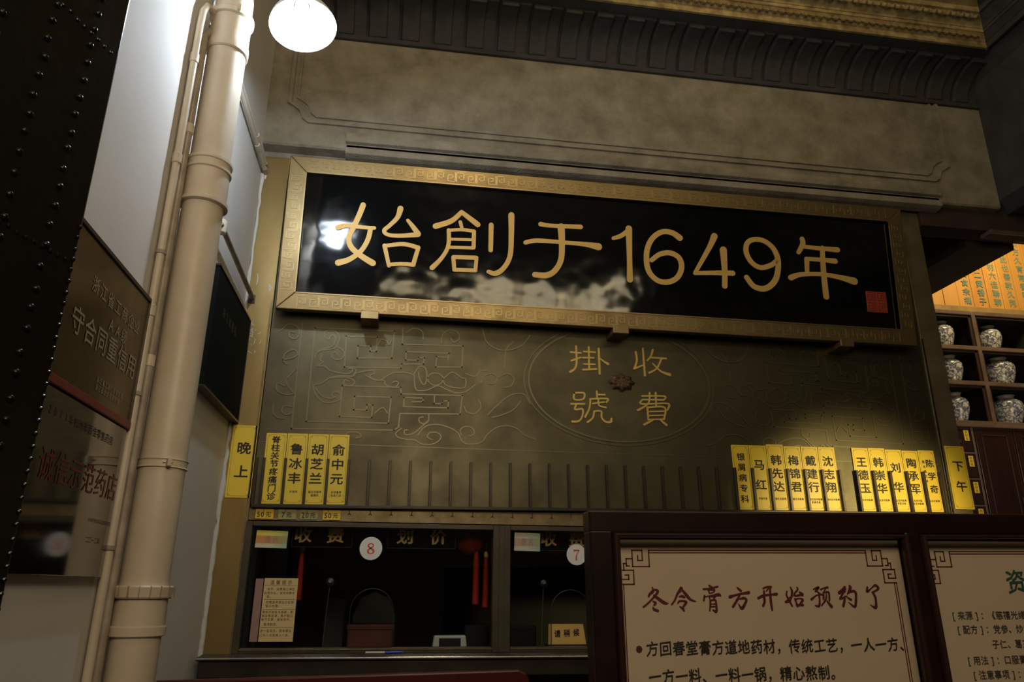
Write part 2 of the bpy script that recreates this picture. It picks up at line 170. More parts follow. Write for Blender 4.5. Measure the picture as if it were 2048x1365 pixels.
mat('post_dull', (.27,.22,.14), .46, .55, col2=(.17,.135,.085), nscale=4)
mat('window_bronze', (.085,.072,.05), .5, .5, col2=(.055,.046,.034), nscale=5)
mat('board_black', (.004,.004,.005), .9, spec=.1)
mat('letter_black', (.012,.010,.009), .6)
mat('letter_dark', (.05,.04,.03), .6)
mat('letter_red', (.13,.014,.012), .5)
mat('tag_yellow', (.86,.63,.05), .45)
mat('tag_border', (.30,.20,.03), .5)
mat('price_yellow', (.80,.55,.04), .5)
mat('price_dull', (.38,.34,.14), .5)
mat('steel', (.6,.6,.6), .25, .9)
mat('white_plastic', (.62,.62,.58), .4)
mat('white_sticker', (.78,.78,.80), .5)
mat('number_red', (.62,.10,.02), .5)
mat('paper', (.70,.53,.26), .7)
mat('pink_paper', (.33,.20,.17), .6)
mat('black_plastic', (.008,.008,.009), .35)
mat('grey_cloth', (.10,.10,.11), .9)
mat('red_box', (.075,.006,.007), .5)
mat('tassel_red', (.42,.018,.008), .7, bump=.6, bscale=120, stretch=(1,1,.05))
mat('silk_red', (.25,.015,.010), .6)
mat('gold_card', (.70,.46,.14), .5, .1)
mat('walnut', (.035,.014,.012), .28, col2=(.022,.009,.008), nscale=5, stretch=(1,1,.15), bump=.1, bscale=50)
mat('rosewood', (.006,.0028,.0025), .3, col2=(.018,.005,.005), nscale=4, bump=.1, bscale=30, coat=.2)
mat('cabinet_wood', (.045,.024,.019), .38, col2=(.03,.016,.013), nscale=5, stretch=(1,1,.2))
mat('lit_edge_wood', (.17,.115,.09), .32, col2=(.11,.07,.055), nscale=5)  # lighter copy of the wood: edge highlights put into the colour
mat('header_wood', (.055,.038,.027), .6, col2=(.035,.024,.018), nscale=5, bump=.2)
mat('cell_shade', (.006,.005,.005), .9)  # shade inside the cabinet cells, put into the colour
mat('plank', (.62,.33,.08), .5, col2=(.46,.21,.045), nscale=4, stretch=(1,1,.12), bump=.1, bscale=50)
mat('teal', (.15,.25,.20), .6)
mat('poster', (.47,.385,.28), .32, col2=(.435,.355,.26), nscale=2, spec=.4)
mat('maroon_ink', (.075,.008,.010), .5)
mat('green_ink', (.02,.07,.05), .5)
mat('bench_red', (.07,.009,.010), .3, coat=.3)
mat('floor_stone', (.12,.11,.10), .5, col2=(.08,.075,.07), nscale=3)
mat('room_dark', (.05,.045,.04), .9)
mat('hall_wall', (.30,.24,.17), .9)
mat('lantern', (1,.8,.5), .6, emit=(1,.84,.52), estr=4.2)  # emission of the added shapes that glow behind the camera
def glass_mat():
    m = bpy.data.materials.new('pane_glass'); m.use_nodes = True; nt = m.node_tree; nt.nodes.clear()
    out = nt.nodes.new('ShaderNodeOutputMaterial'); mx = nt.nodes.new('ShaderNodeMixShader')
    tr = nt.nodes.new('ShaderNodeBsdfTransparent'); tr.inputs[0].default_value = (.86,.9,.9,1)
    gl = nt.nodes.new('ShaderNodeBsdfGlossy'); gl.inputs['Roughness'].default_value = .02; gl.inputs[0].default_value = (.9,.95,1,1)
    fr = nt.nodes.new('ShaderNodeFresnel'); fr.inputs[0].default_value = 1.6
    nt.links.new(fr.outputs[0], mx.inputs[0]); nt.links.new(tr.outputs[0], mx.inputs[1]); nt.links.new(gl.outputs[0], mx.inputs[2])
    nt.links.new(mx.outputs[0], out.inputs[0]); M['glass'] = m
glass_mat()
def porcelain_mat():
    m = bpy.data.materials.new('blue_white_porcelain'); m.use_nodes = True; nt = m.node_tree; b = nt.nodes['Principled BSDF']
    tc = nt.nodes.new('ShaderNodeTexCoord')
    n = nt.nodes.new('ShaderNodeTexNoise'); n.inputs['Scale'].default_value = 34; n.inputs['Detail'].default_value = 3; n.inputs['Distortion'].default_value = 1.6
    v = nt.nodes.new('ShaderNodeTexVoronoi'); v.inputs['Scale'].default_value = 19; v.feature = 'DISTANCE_TO_EDGE'
    nt.links.new(tc.outputs['Object'], n.inputs['Vector']); nt.links.new(tc.outputs['Object'], v.inputs['Vector'])
    r1 = nt.nodes.new('ShaderNodeMapRange'); r1.inputs[1].default_value = .50; r1.inputs[2].default_value = .56
    r2 = nt.nodes.new('ShaderNodeMapRange'); r2.inputs[1].default_value = .09; r2.inputs[2].default_value = .05
    nt.links.new(n.outputs[0], r1.inputs[0]); nt.links.new(v.outputs[0], r2.inputs[0])
    mx = nt.nodes.new('ShaderNodeMath'); mx.operation = 'MAXIMUM'
    m2 = nt.nodes.new('ShaderNodeMath'); m2.operation = 'MULTIPLY'; m2.inputs[1].default_value = .8
    nt.links.new(r2.outputs[0], m2.inputs[0])
    nt.links.new(r1.outputs[0], mx.inputs[0]); nt.links.new(m2.outputs[0], mx.inputs[1])
    c = nt.nodes.new('ShaderNodeMix'); c.data_type = 'RGBA'; c.inputs[6].default_value = (.60,.60,.55,1); c.inputs[7].default_value = (.09,.10,.19,1)
    nt.links.new(mx.outputs[0], c.inputs[0]); nt.links.new(c.outputs[2], b.inputs['Base Color']); b.inputs['Roughness'].default_value = .18
    M['porcelain'] = m
porcelain_mat(); mat('jar_neck', (.22,.20,.17), .45)
def sticker_mat(name, a, b_, c_):
    m = bpy.data.materials.new(name); m.use_nodes = True; nt = m.node_tree; b = nt.nodes['Principled BSDF']
    tc = nt.nodes.new('ShaderNodeTexCoord'); sx = nt.nodes.new('ShaderNodeSeparateXYZ'); nt.links.new(tc.outputs['Generated'], sx.inputs[0])
    cr = nt.nodes.new('ShaderNodeValToRGB'); cr.color_ramp.interpolation = 'LINEAR'
    e = cr.color_ramp.elements; e[0].position = 0; e[0].color = (*c_, 1); e[1].position = .22; e[1].color = (*c_, 1)
    for p, k in ((.28, b_), (.66, b_), (.74, a), (1.0, a)): x = e.new(p); x.color = (*k, 1)
    nt.links.new(sx.outputs[2], cr.inputs[0])
    c2 = nt.nodes.new('ShaderNodeValToRGB'); f = c2.color_ramp.elements; f[0].position = .45; f[0].color = (0,0,0,1); f[1].position = 1; f[1].color = (1,1,1,1)
    nt.links.new(sx.outputs[0], c2.inputs[0])
    mx = nt.nodes.new('ShaderNodeMix'); mx.data_type = 'RGBA'; mx.inputs[7].default_value = (.16,.42,.22,1)
    ml = nt.nodes.new('ShaderNodeMath'); ml.operation = 'MULTIPLY'; ml.inputs[1].default_value = .6
    nt.links.new(c2.outputs[0], ml.inputs[0]); nt.links.new(ml.outputs[0], mx.inputs[0]); nt.links.new(cr.outputs[0], mx.inputs[6])
    nt.links.new(mx.outputs[2], b.inputs['Base Color']); b.inputs['Roughness'].default_value = .35; M[name] = m
sticker_mat('sticker_bright', (.75,.68,.12), (.62,.28,.10), (.62,.66,.45))
sticker_mat('sticker_pale', (.55,.52,.42), (.50,.33,.26), (.55,.55,.50))
# ---------------------------------------------------------------- mesh helpers
class B:
    def __init__(s): s.v = []; s.f = []; s.sm = []
    def add(s, vs, fs, smooth=False):
        n = len(s.v); s.v += [tuple(p) for p in vs]; s.f += [tuple(i+n for i in f) for f in fs]; s.sm += [smooth]*len(fs); return s
    def box(s, x0, x1, y0, y1, z0, z1):
        return s.add([(x,y,z) for x in (x0,x1) for y in (y0,y1) for z in (z0,z1)],
            [(0,1,3,2),(4,6,7,5),(0,4,5,1),(2,3,7,6),(0,2,6,4),(1,5,7,3)])
    def prism(s, prof, a, b, axis='x'):       # prof: closed list of (p,q); extruded a..b along axis ('x': p=y,q=z; 'y': p=x,q=z; 'z': p=x,q=y)
        mk = {'x': lambda t,p,q: (t,p,q), 'y': lambda t,p,q: (p,t,q), 'z': lambda t,p,q: (p,q,t)}[axis]
        n = len(prof); vs = [mk(a,p,q) for p,q in prof]+[mk(b,p,q) for p,q in prof]
        return s.add(vs, [tuple(range(n))[::-1], tuple(range(n,2*n))]+[(i,(i+1)%n,n+(i+1)%n,n+i) for i in range(n)])
    def lathe(s, prof, c=(0,0,0), n=28, mtx=None, smooth=True):
        vs = []
        for r, z in prof:
            for k in range(n):
                a = 2*math.pi*k/n; p = Vector((r*math.cos(a), r*math.sin(a), z))
                if mtx: p = mtx @ p
                vs.append(p+Vector(c))
        fs = [(i*n+k, i*n+(k+1)%n, (i+1)*n+(k+1)%n, (i+1)*n+k) for i in range(len(prof)-1) for k in range(n)]
        if prof[0][0] > 1e-5: fs.append(tuple(range(n))[::-1])
        if prof[-1][0] > 1e-5: fs.append(tuple((len(prof)-1)*n+k for k in range(n)))
        return s.add(vs, fs, smooth)
    def open_lathe(s, prof, c=(0,0,0), n=36, mtx=None):
        vs = []
        for r, z in prof:
            for k in range(n):
                a = 2*math.pi*k/n; p = Vector((r*math.cos(a), r*math.sin(a), z))
                if mtx: p = mtx @ p
                vs.append(p+Vector(c))
        return s.add(vs, [(i*n+k, i*n+(k+1)%n, (i+1)*n+(k+1)%n, (i+1)*n+k) for i in range(len(prof)-1) for k in range(n)], True)
    def tube(s, path, r, n=12, caps=True):
        P = [Vector(p) for p in path]; vs = []; rs = r if isinstance(r, (list, tuple)) else [r]*len(P)
        t0 = (P[1]-P[0]).normalized(); ref = Vector((0,0,1)) if abs(t0.z) < .9 else Vector((1,0,0)); u = t0.cross(ref).normalized()
        for i, p in enumerate(P):
            t = (P[min(i+1,len(P)-1)]-P[max(i-1,0)]).normalized(); u = (u-t*u.dot(t)).normalized(); v = t.cross(u)
            vs += [p+(u*math.cos(2*math.pi*k/n)+v*math.sin(2*math.pi*k/n))*rs[i] for k in range(n)]
        fs = [(i*n+k, i*n+(k+1)%n, (i+1)*n+(k+1)%n, (i+1)*n+k) for i in range(len(P)-1) for k in range(n)]
        s.add(vs, fs, True)
        if caps: m_ = len(s.v)-len(vs); s.f += [tuple(m_+k for k in range(n))[::-1], tuple(m_+len(vs)-n+k for k in range(n))]; s.sm += [False, False]
        return s
    def build(s, name, m, parent=None, bevel=0, label=None, seg=2):
        me = bpy.data.meshes.new(name); me.from_pydata(s.v, [], s.f); me.materials.append(M[m])
        me.polygons.foreach_set('use_smooth', s.sm); me.update()
        if any(s.sm): me.set_sharp_from_angle(angle=math.radians(32))
        o = bpy.data.objects.new(name, me); C.objects.link(o)
        if parent: o.parent = parent
        if bevel:
            b = o.modifiers.new('bevel', 'BEVEL'); b.width = bevel; b.segments = seg; b.limit_method = 'ANGLE'
        if label: o['label'] = label
        return o
def arc(c, r, a0, a1, n, plane='xz', y=0):
    out = []
    for i in range(n+1):
        a = a0+(a1-a0)*i/n; out.append((c[0]+r*math.cos(a), y, c[1]+r*math.sin(a)))
    return out
def thing(name, label, cat, loc=(0,0,0), group=None, rot=(0,0,0)):
    o = bpy.data.objects.new(name, None); C.objects.link(o); o.location = loc; o.rotation_euler = rot; o.empty_display_size = .05
    o['label'] = label; o['category'] = cat
    if group: o['group'] = group
    return o
def tag(o, label, cat, group=None):
    o['label'] = label; o['category'] = cat
    if group: o['group'] = group
    return o
def struct(o, label=None):
    o['kind'] = 'structure'
    if label: o['label'] = label
    return o
def sroot(name, label, loc=(0,0,0)):
    o = bpy.data.objects.new(name, None); C.objects.link(o); o.location = loc; o['kind'] = 'structure'; o['label'] = label; return o
def child_copy(src, parent, loc=None, rot=None, scale=None):
    o = src.copy(); C.objects.link(o); o.parent = parent
    if loc is not None: o.location = loc
    if rot is not None: o.rotation_euler = rot
    if scale is not None: o.scale = scale
    return o
# brush strokes: (u, v, width) points -> tapered, round-ended raised ribbon in the plane of u, v
def smooth_pts(pts, k=6):
    if len(pts) < 3: return [tuple(a+(b-a)*i/4 for a, b in zip(pts[0], pts[1])) for i in range(5)]
    P = [pts[0]]+list(pts)+[pts[-1]]; out = []
    for i in range(1, len(P)-2):
        p0, p1, p2, p3 = P[i-1:i+3]
        for j in range(k):
            t = j/k
            out.append(tuple(.5*((2*b)+(c-a)*t+(2*a-5*b+4*c-d)*t*t+(-a+3*b-3*c+d)*t**3) for a,b,c,d in zip(p0,p1,p2,p3)))
    out.append(tuple(pts[-1])); return out
def stroke(b, pts, conv, h0, h1, smooth=True, cap=True):
    q = smooth_pts(pts) if smooth else list(pts); L = []; R = []
    n = len(q)
    for i in range(n):
        a = q[max(i-1,0)]; c = q[min(i+1,n-1)]; dx, dy = c[0]-a[0], c[1]-a[1]; l = math.hypot(dx,dy) or 1; nx, ny = -dy/l, dx/l; w_ = q[i][2]/2
        if cap and i == 0:
            a0 = math.atan2(-dy, -dx)
            for k in range(1, 4): t = a0+math.pi/2-math.pi*k/8; pass
        L.append((q[i][0]+nx*w_, q[i][1]+ny*w_)); R.append((q[i][0]-nx*w_, q[i][1]-ny*w_))
    def capf(i, sgn):
        a = q[i]; c = q[i+1] if i == 0 else q[i-1]; ang = math.atan2(a[1]-c[1], a[0]-c[0]); w_ = a[2]/2; out = []
        for k in range(1, 6): t = ang+sgn*(math.pi/2-math.pi*k/6); out.append((a[0]+w_*math.cos(t), a[1]+w_*math.sin(t)))
        return out
    vs = [conv(*p, h1) for p in L]+[conv(*p, h1) for p in R]+[conv(*p, h0) for p in L]+[conv(*p, h0) for p in R]
    fs = [(i, i+1, n+i+1, n+i) for i in range(n-1)]+[(2*n+i, 2*n+i+1, i+1, i) for i in range(n-1)]+[(n+i, n+i+1, 3*n+i+1, 3*n+i) for i in range(n-1)]
    b.add(vs, fs)
    if cap:
        for i, s0, (A, Z) in ((0, -1, (L[0], R[0])), (n-1, 1, (L[-1], R[-1]))):
            pts_ = [A]+capf(i, s0)+[Z]
            m_ = len(pts_); vv = [conv(*p, h1) for p in pts_]+[conv(*p, h0) for p in pts_]
            b.add(vv, [tuple(range(m_))]+[(k, k+1, m_+k+1, m_+k) for k in range(m_-1)])
# printed lettering: outlines of Blender's own font, flattened to one thin mesh
GL = {}
def glyph(ch, off):
    k = (ch, off)
    if k not in GL:
        cu = bpy.data.curves.new('glyph', 'FONT'); cu.body = ch; cu.offset = off; cu.resolution_u = 2; cu.fill_mode = 'FRONT'
        o = bpy.data.objects.new('glyph', cu); C.objects.link(o)
        me = bpy.data.meshes.new_from_object(o.evaluated_get(bpy.context.evaluated_depsgraph_get()))
        vs = [(v.co.x, v.co.y) for v in me.vertices]; fs = [tuple(p.vertices) for p in me.polygons]
        bpy.data.objects.remove(o); bpy.data.curves.remove(cu); bpy.data.meshes.remove(me)
        GL[k] = (vs, fs)
    return GL[k]
def letters(rows, name, m, parent, frame, off=.015, label=None, lift=.0012):
    bold = off*.9; OFFS = [(-bold,0),(bold,0),(0,bold),(0,-bold)] if bold > .004 else [(0,0)]
    """rows: list of (char, cx, cy, size[, xscale, slant]); frame: function (u, v, h) -> xyz"""
    if name == 'lettering' and label is None and len(rows) > 1 and min(q[3] for q in rows) >= .034:
        for q in rows: letters([q], 'character', m, parent, frame, off, None, lift)
        return
    b = B()
    for r in rows:
        ch, cx, cy, sz = r[:4]; xs = r[4] if len(r) > 4 else 1; sl = r[5] if len(r) > 5 else 0
        if ch == ' ': continue
        vs, fs = glyph(ch, 0)
        if not vs: continue
        if ord(ch) > 0x2e80: mx, my = .5, .38
        else: mx = (min(v[0] for v in vs)+max(v[0] for v in vs))/2; my = .35
        for ii, (ox, oy) in enumerate(OFFS): b.add([frame(cx+(v[0]-mx+ox)*sz*xs, cy+(v[1]-my+oy)*sz+sl*(v[0]-mx)*sz, lift+ii*.00003) for v in vs], fs)
    return b.build(name, m, parent, label=label)
def line(s, cx, cy, sz, pitch=None, xs=1, sl=0, center=False):
    p = pitch or sz; x = cx-(len(s)-1)*p/2 if center else cx
    return [(ch, x+i*p, cy+sl*i*p, sz, xs, sl*.9) for i, ch in enumerate(s)]
def column(s, cx, top, sz, pitch, xs=1, sl=0): return [(ch, cx, top-i*pitch, sz, xs, sl) for i, ch in enumerate(s)]
def on_y(y0):                       # a plane facing the viewer (-Y)
    return lambda u, v, h: (u, y0-h, v)
# ================================================================ THE SETTING
struct(B().box(-3.2, 7.5, -9, 3.2, -.1, 0).build('floor', 'floor_stone'), 'dark stone floor of the hall')
wl = struct(B().box(-1.1, -.82, -2.02, .0, 0, 5.6).build('wall_left', 'plaster'), 'white plastered side wall behind the drainpipe')
struct(B().box(-3.2, -1.1, -.3, .0, 0, 5.6).build('wall_left', 'hall_wall'))
# back wall: pieces round the windows
wb = sroot('wall_back', 'wall behind the brass panel and under the counter')
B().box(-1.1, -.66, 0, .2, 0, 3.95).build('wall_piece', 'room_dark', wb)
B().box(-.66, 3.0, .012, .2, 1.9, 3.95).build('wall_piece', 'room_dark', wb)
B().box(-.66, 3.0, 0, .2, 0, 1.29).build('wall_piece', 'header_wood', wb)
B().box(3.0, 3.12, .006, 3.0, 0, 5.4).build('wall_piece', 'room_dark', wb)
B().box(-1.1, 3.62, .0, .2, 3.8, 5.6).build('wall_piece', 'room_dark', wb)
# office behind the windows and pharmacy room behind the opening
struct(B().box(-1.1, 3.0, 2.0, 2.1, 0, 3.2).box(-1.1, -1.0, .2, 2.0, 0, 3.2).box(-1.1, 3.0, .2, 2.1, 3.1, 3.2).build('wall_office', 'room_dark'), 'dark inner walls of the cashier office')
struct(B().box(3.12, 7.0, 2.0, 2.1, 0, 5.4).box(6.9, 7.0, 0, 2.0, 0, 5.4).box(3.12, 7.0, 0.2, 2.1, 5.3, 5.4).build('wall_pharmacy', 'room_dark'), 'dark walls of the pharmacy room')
struct(B().box(-3.2, 7.5, -9.1, -9, 0, 5.6).box(7.4, 7.5, -9, 0, 0, 5.6).box(-3.3, -3.2, -9, 0, 0, 5.6).build('wall_front', 'hall_wall'), 'far walls of the hall')
struct(B().box(-3.3, 7.5, -9, .3, 5.6, 5.7).build('ceiling', 'stone_shaded'), 'dark ceiling of the hall')
# brass posts
def post(name, x0, x1, lab):
    r = sroot(name, lab)
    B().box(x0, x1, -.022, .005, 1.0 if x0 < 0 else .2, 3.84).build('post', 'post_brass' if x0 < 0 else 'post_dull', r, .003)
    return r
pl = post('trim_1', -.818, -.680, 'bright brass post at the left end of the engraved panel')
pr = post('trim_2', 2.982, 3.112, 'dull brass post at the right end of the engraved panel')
B().box(-.805, -.772, -.028, -.018, 2.975, 3.02).build('conduit_notch', 'rubber', pl)
B().box(-.693, -.684, -.027, -.020, 1.0, 3.0).build('edge_bead', 'rail_brass', pl)
B().box(2.984, 2.992, -.027, -.020, 2.0, 3.0).build('edge_bead', 'bronze_dark', pr)
# caulk line down the corner
pth = [(-.815+.006*random.random(), -.028, 1.3+i*.045) for i in range(57)]
struct(B().tube(pth, [.006+.008*random.random()*(1 if p[2] < 2.9 else .5) for p in pth], 8).build('trim_3', 'caulk'), 'uneven white caulk down the wall corner')
bb = B()
for i in range(26):
    x, z = -.775+random.gauss(0,.018), 2.80+random.gauss(0,.035); l = .004+.012*random.random(); a = random.random()*3
    stroke(bb, [(x,z,.002),(x+l*math.cos(a),z+l*math.sin(a),.003),(x+1.6*l*math.cos(a+.3),z+1.6*l*math.sin(a+.3),.0015)], on_y(-.022), -.001, .001)
for x, z, w_, h_ in ((-.707,3.08,.012,.03),(-.775,3.14,.004,.06)):
    stroke(bb, [(x,z,w_),(x+.004,z-h_/2,w_*1.2),(x+.001,z-h_,w_*.8)], on_y(-.022), -.001, .001)
bb.build('paint_splash', 'caulk', pl, label='white paint flecks')
# ---------------------------------------------------------------- stone frieze, cove and cornice
fr = sroot('trim_4', 'long stone frieze above the plaque with a routed border')
FX0, FX1 = -.82, 3.64
B().prism([(-.1,3.885),(-.1,4.60),(.0,4.60),(.0,3.80),(-.02,3.80),(-.02,3.87),(-.09,3.875)], FX0, FX1).build('frieze_block', 'stone', fr)
# raised field with notched corners and its double groove
def notch_loop(x0, x1, z0, z1, c=.12):
    return [(x0,z1),(x0,z0+c*.9),(x0+.03,z0+c*.8),(x0+c*.55,z0+c*.55),(x0+c*.7,z0+.02),(x0+c*.9,z0),(x1-c*.9,z0),(x1-c*.7,z0+.02),(x1-c*.55,z0+c*.55),(x1-.03,z0+c*.8),(x1,z0+c*.9),(x1,z1)]
bb = B(); stroke(bb, [(x,z,.022) for x,z in notch_loop(-.70,3.32,4.03,4.60)], on_y(-.1), -.004, .014, smooth=False, cap=False)
stroke(bb, [(x,z,.014) for x,z in notch_loop(-.660,3.275,4.066,4.60)], on_y(-.1), -.004, .010, smooth=False, cap=False)
bb.build('border_bead', 'stone', fr)
B().prism([(-.1,3.975),(-.128,3.97),(-.135,3.945),(-.125,3.915),(-.10,3.91),(-.1,3.89),(-.118,3.880),(-.12,3.845),(-.09,3.835),(-.05,3.83),(-.05,3.975)], -.38, 3.22).build('lower_moulding', 'stone', fr, .004)
cv = sroot('trim_5', 'stone cove of curved ribs under the cornice, coloured dark for its shade')
B().box(FX0, FX1, -.12, 0, 4.60, 4.632).build('cove_sill', 'stone_shaded', cv, .005)
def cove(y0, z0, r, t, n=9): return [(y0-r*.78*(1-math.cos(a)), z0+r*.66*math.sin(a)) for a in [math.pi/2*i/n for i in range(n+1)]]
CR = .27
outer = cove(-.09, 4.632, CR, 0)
B().prism(outer+[(-.40,4.632+.66*CR),(-.40,4.86),(0,4.86),(0,4.632)], FX0, FX1).build('cove_bed', 'stone_shaded', cv)
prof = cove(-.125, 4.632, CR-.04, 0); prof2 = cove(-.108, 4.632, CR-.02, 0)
rb = B().prism(prof+[(-.33,4.632+.66*CR-.03),(-.33,4.86),(-.08,4.86),(-.08,4.632)], 0, .100).build('rib', 'stone_shaded', cv, .006)
rb2 = B().prism(prof2+[(-.33,4.632+.66*CR-.012),(-.33,4.86),(-.08,4.86),(-.08,4.632)], .100, .172).build('rib', 'stone_shaded', cv, .004)
NR = 23
for i in range(NR):
    x = -.68+i*.188
    if i == 0: rb.location.x = x; rb2.location.x = x
    else: child_copy(rb, cv, (x,0,0)); child_copy(rb2, cv, (x,0,0))
co = sroot('trim_6', 'cornice with egg moulding and scrolled leaves, warm light in its colour')
LY = -.42
cp_ = [(-.10,4.86),(-.40,4.84),(-.405,4.81),(LY,4.81),(LY,4.848),(LY-.008,4.852),(LY-.012,4.858),(LY-.038,4.882),(LY-.046,4.884),(LY-.050,4.900),(LY-.056,4.902),(LY-.060,4.910),(LY-.075,4.925),(LY-.110,4.955),(LY-.125,4.957),(LY-.130,4.985),(LY-.19,5.0),(LY-.19,5.6),(-.10,5.6)]
ML = 3.48
nn = len(cp_); bb = B()
bb.add([(FX0,y,z) for y,z in cp_]+[(ML+(y-LY),y,z) for y,z in cp_], [tuple(range(nn))[::-1]]+[(i,(i+1)%nn,nn+(i+1)%nn,nn+i) for i in range(nn)])
bb.build('cornice_bed', 'warm_lit_stone', co)
# return of the cornice along the right side, towards the viewer
rp = [(ML+(y-LY), z) for y, z in cp_]
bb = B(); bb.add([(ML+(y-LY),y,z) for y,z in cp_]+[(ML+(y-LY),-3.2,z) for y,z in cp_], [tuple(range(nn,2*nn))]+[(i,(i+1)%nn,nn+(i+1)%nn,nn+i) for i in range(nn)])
bb.build('cornice_return', 'stone_shaded', co)  # same cornice, coloured dark for the shade on this side
eg = B().lathe([(0,-.035),(.016,-.03),(.026,-.015),(.029,0),(.024,.018),(.012,.03),(0,.033)], n=10, mtx=Matrix.Diagonal((.58,.5,.72))).build('egg', 'warm_lit_stone', co)
eg.rotation_euler = (math.radians(-38),0,0); eg.location = (.2, LY-.026, 4.869)
dt = B().lathe([(0,-.024),(.004,-.014),(.005,.014),(0,.02)], n=6).build('dart', 'warm_lit_stone', co)
dt.rotation_euler = (math.radians(-38),0,0); dt.location = (.2245, LY-.028, 4.868)
for i in range(1, 70):
    x = .2+i*.049
    if x > ML-.08: break
    child_copy(eg, co, (x, LY-.026, 4.869)); child_copy(dt, co, (x+.0245, LY-.028, 4.868))
lb = B()
for s_ in (-1, 1):
    lb.tube([(s_*.0,0,-.055),(s_*.03,-.004,-.05),(s_*.055,-.008,-.02),(s_*.05,-.012,.02),(s_*.02,-.012,.035),(s_*.006,-.010,.012),(s_*.022,-.008,-.004),(s_*.034,-.008,.006)], [.006,.011,.013,.012,.010,.008,.007,.005], 8)
lb.lathe([(0,-.06),(.012,-.04),(.018,0),(.012,.035),(0,.07)], (0,-.004,0), n=8)
lf = lb.build('acanthus_leaf', 'warm_lit_stone', co)
for i in range(32):
    x = .55+i*.092
    if x > ML-.1: break
    if i == 0: lf.location = (x, LY-.096, 4.938); lf.rotation_euler = (math.radians(-48),0,0); lf.scale = (.8,1,.42)
    else: child_copy(lf, co, (x, LY-.096, 4.938))
struct(B().prism([(3.64,3.93),(3.64,4.63),(3.60,4.75),(3.46,4.87),(3.46,4.9),(4.4,4.9),(4.4,3.86),(3.72,3.86)], -3.2, -.05, 'y').build('trim_7', 'stone_shaded'), 'stone beam along the right side of the hall, coloured dark for its shade')
# header and beam of the pharmacy opening
hd = sroot('trim_8', 'brown timber header over the pharmacy opening')
B().box(3.112, 5.8, -.05, .09, 3.74, 3.93).build('header_board', 'header_wood', hd, .004)
B().box(3.56, 5.8, -.07, .02, 3.712, 3.742).build('header_moulding', 'lit_edge_wood', hd, .006)  # lit strip along the header, its brightness put into the colour
struct(B().box(3.52, 3.865, .095, 2.0, 3.70, 3.95).build('trim_9', 'header_wood'), 'broad timber beam running into the pharmacy room')
# ---------------------------------------------------------------- engraved brass panel
pn = thing('engraved_panel', 'large dark brass panel engraved with scrolls and an oval, under the black plaque', 'wall panel')
B().box(-.677, 2.981, -.012, .012, 1.90, 3.82).build('brass_sheet', 'panel_brass', pn)
orn = B(); W_ = .0065; CX = 1.152
for k_, (kind, pts) in enumerate(ORNAMENT):
    for mir in (0, 1):
        q = [((2*CX-x) if mir else x, z, W_) for x, z in pts]
        if kind == 's':
            for a, c in zip(q, q[1:]):
                d = math.hypot(c[0]-a[0], c[1]-a[1]) or 1; ex, ez = (c[0]-a[0])/d*W_/2, (c[1]-a[1])/d*W_/2
                stroke(orn, [(a[0]-ex,a[1]-ez,W_),(c[0]+ex,c[1]+ez,W_)], on_y(-.012), -.001, .0020+.00004*k_, smooth=False, cap=False)
        else: stroke(orn, q, on_y(-.012), -.001, .0020+.00004*k_)
for r_ in (.0, .025):
    q = [(CX+(.50+r_)*math.cos(a), 2.645+(.315+r_*.8)*math.sin(a), .010 if r_ == 0 else .005) for a in [2*math.pi*i/72 for i in range(73)]]
    stroke(orn, q, on_y(-.012), -.001, .004, smooth=False, cap=False)
stroke(orn, [(-.67,2.266,.004),(2.975,2.266,.004)], on_y(-.012), -.001, .0015, smooth=False, cap=False)
for s_ in (-1,1): stroke(orn, [(CX+s_*x,z,.0065) for x,z in ((.58,2.85),(.62,2.80),(.63,2.70))], on_y(-.012), -.001, .002)
o = orn.build('engraving', 'engrave_brass', pn)
for ss in OVAL:
    b = B()
    for k_, s_ in enumerate(ss): stroke(b, s_, on_y(-.012), -.001, .004+.0002*k_)
    b.build('character', 'gold_thin', pn, label='gilt brush character in the oval')
md = B(); N_ = 48
md.add([( .0,-.035,0)]+[(math.cos(2*math.pi*i/N_)*(.052+.005*math.cos(16*math.pi*i/N_)),-.028,math.sin(2*math.pi*i/N_)*(.035+.004*math.cos(16*math.pi*i/N_))) for i in range(N_)]
   +[(math.cos(2*math.pi*i/N_)*(.070+.007*math.cos(16*math.pi*i/N_)),-.012,math.sin(2*math.pi*i/N_)*(.048+.005*math.cos(16*math.pi*i/N_))) for i in range(N_)],
   [(0,1+(i+1)%N_,1+i) for i in range(N_)]+[(1+i,1+(i+1)%N_,1+N_+(i+1)%N_,1+N_+i) for i in range(N_)], True)
for i in range(9):
    a = 2*math.pi*i/9; md.lathe([(.010,-.004),(.008,.003),(0,.006)], (.04*math.cos(a),-.031,.027*math.sin(a)), n=8, mtx=Matrix.Rotation(math.pi/2,3,'X'))
o = md.build('medallion', 'copper', pn, label='reddish copper flower boss'); o.location = (1.157, 0, 2.65)
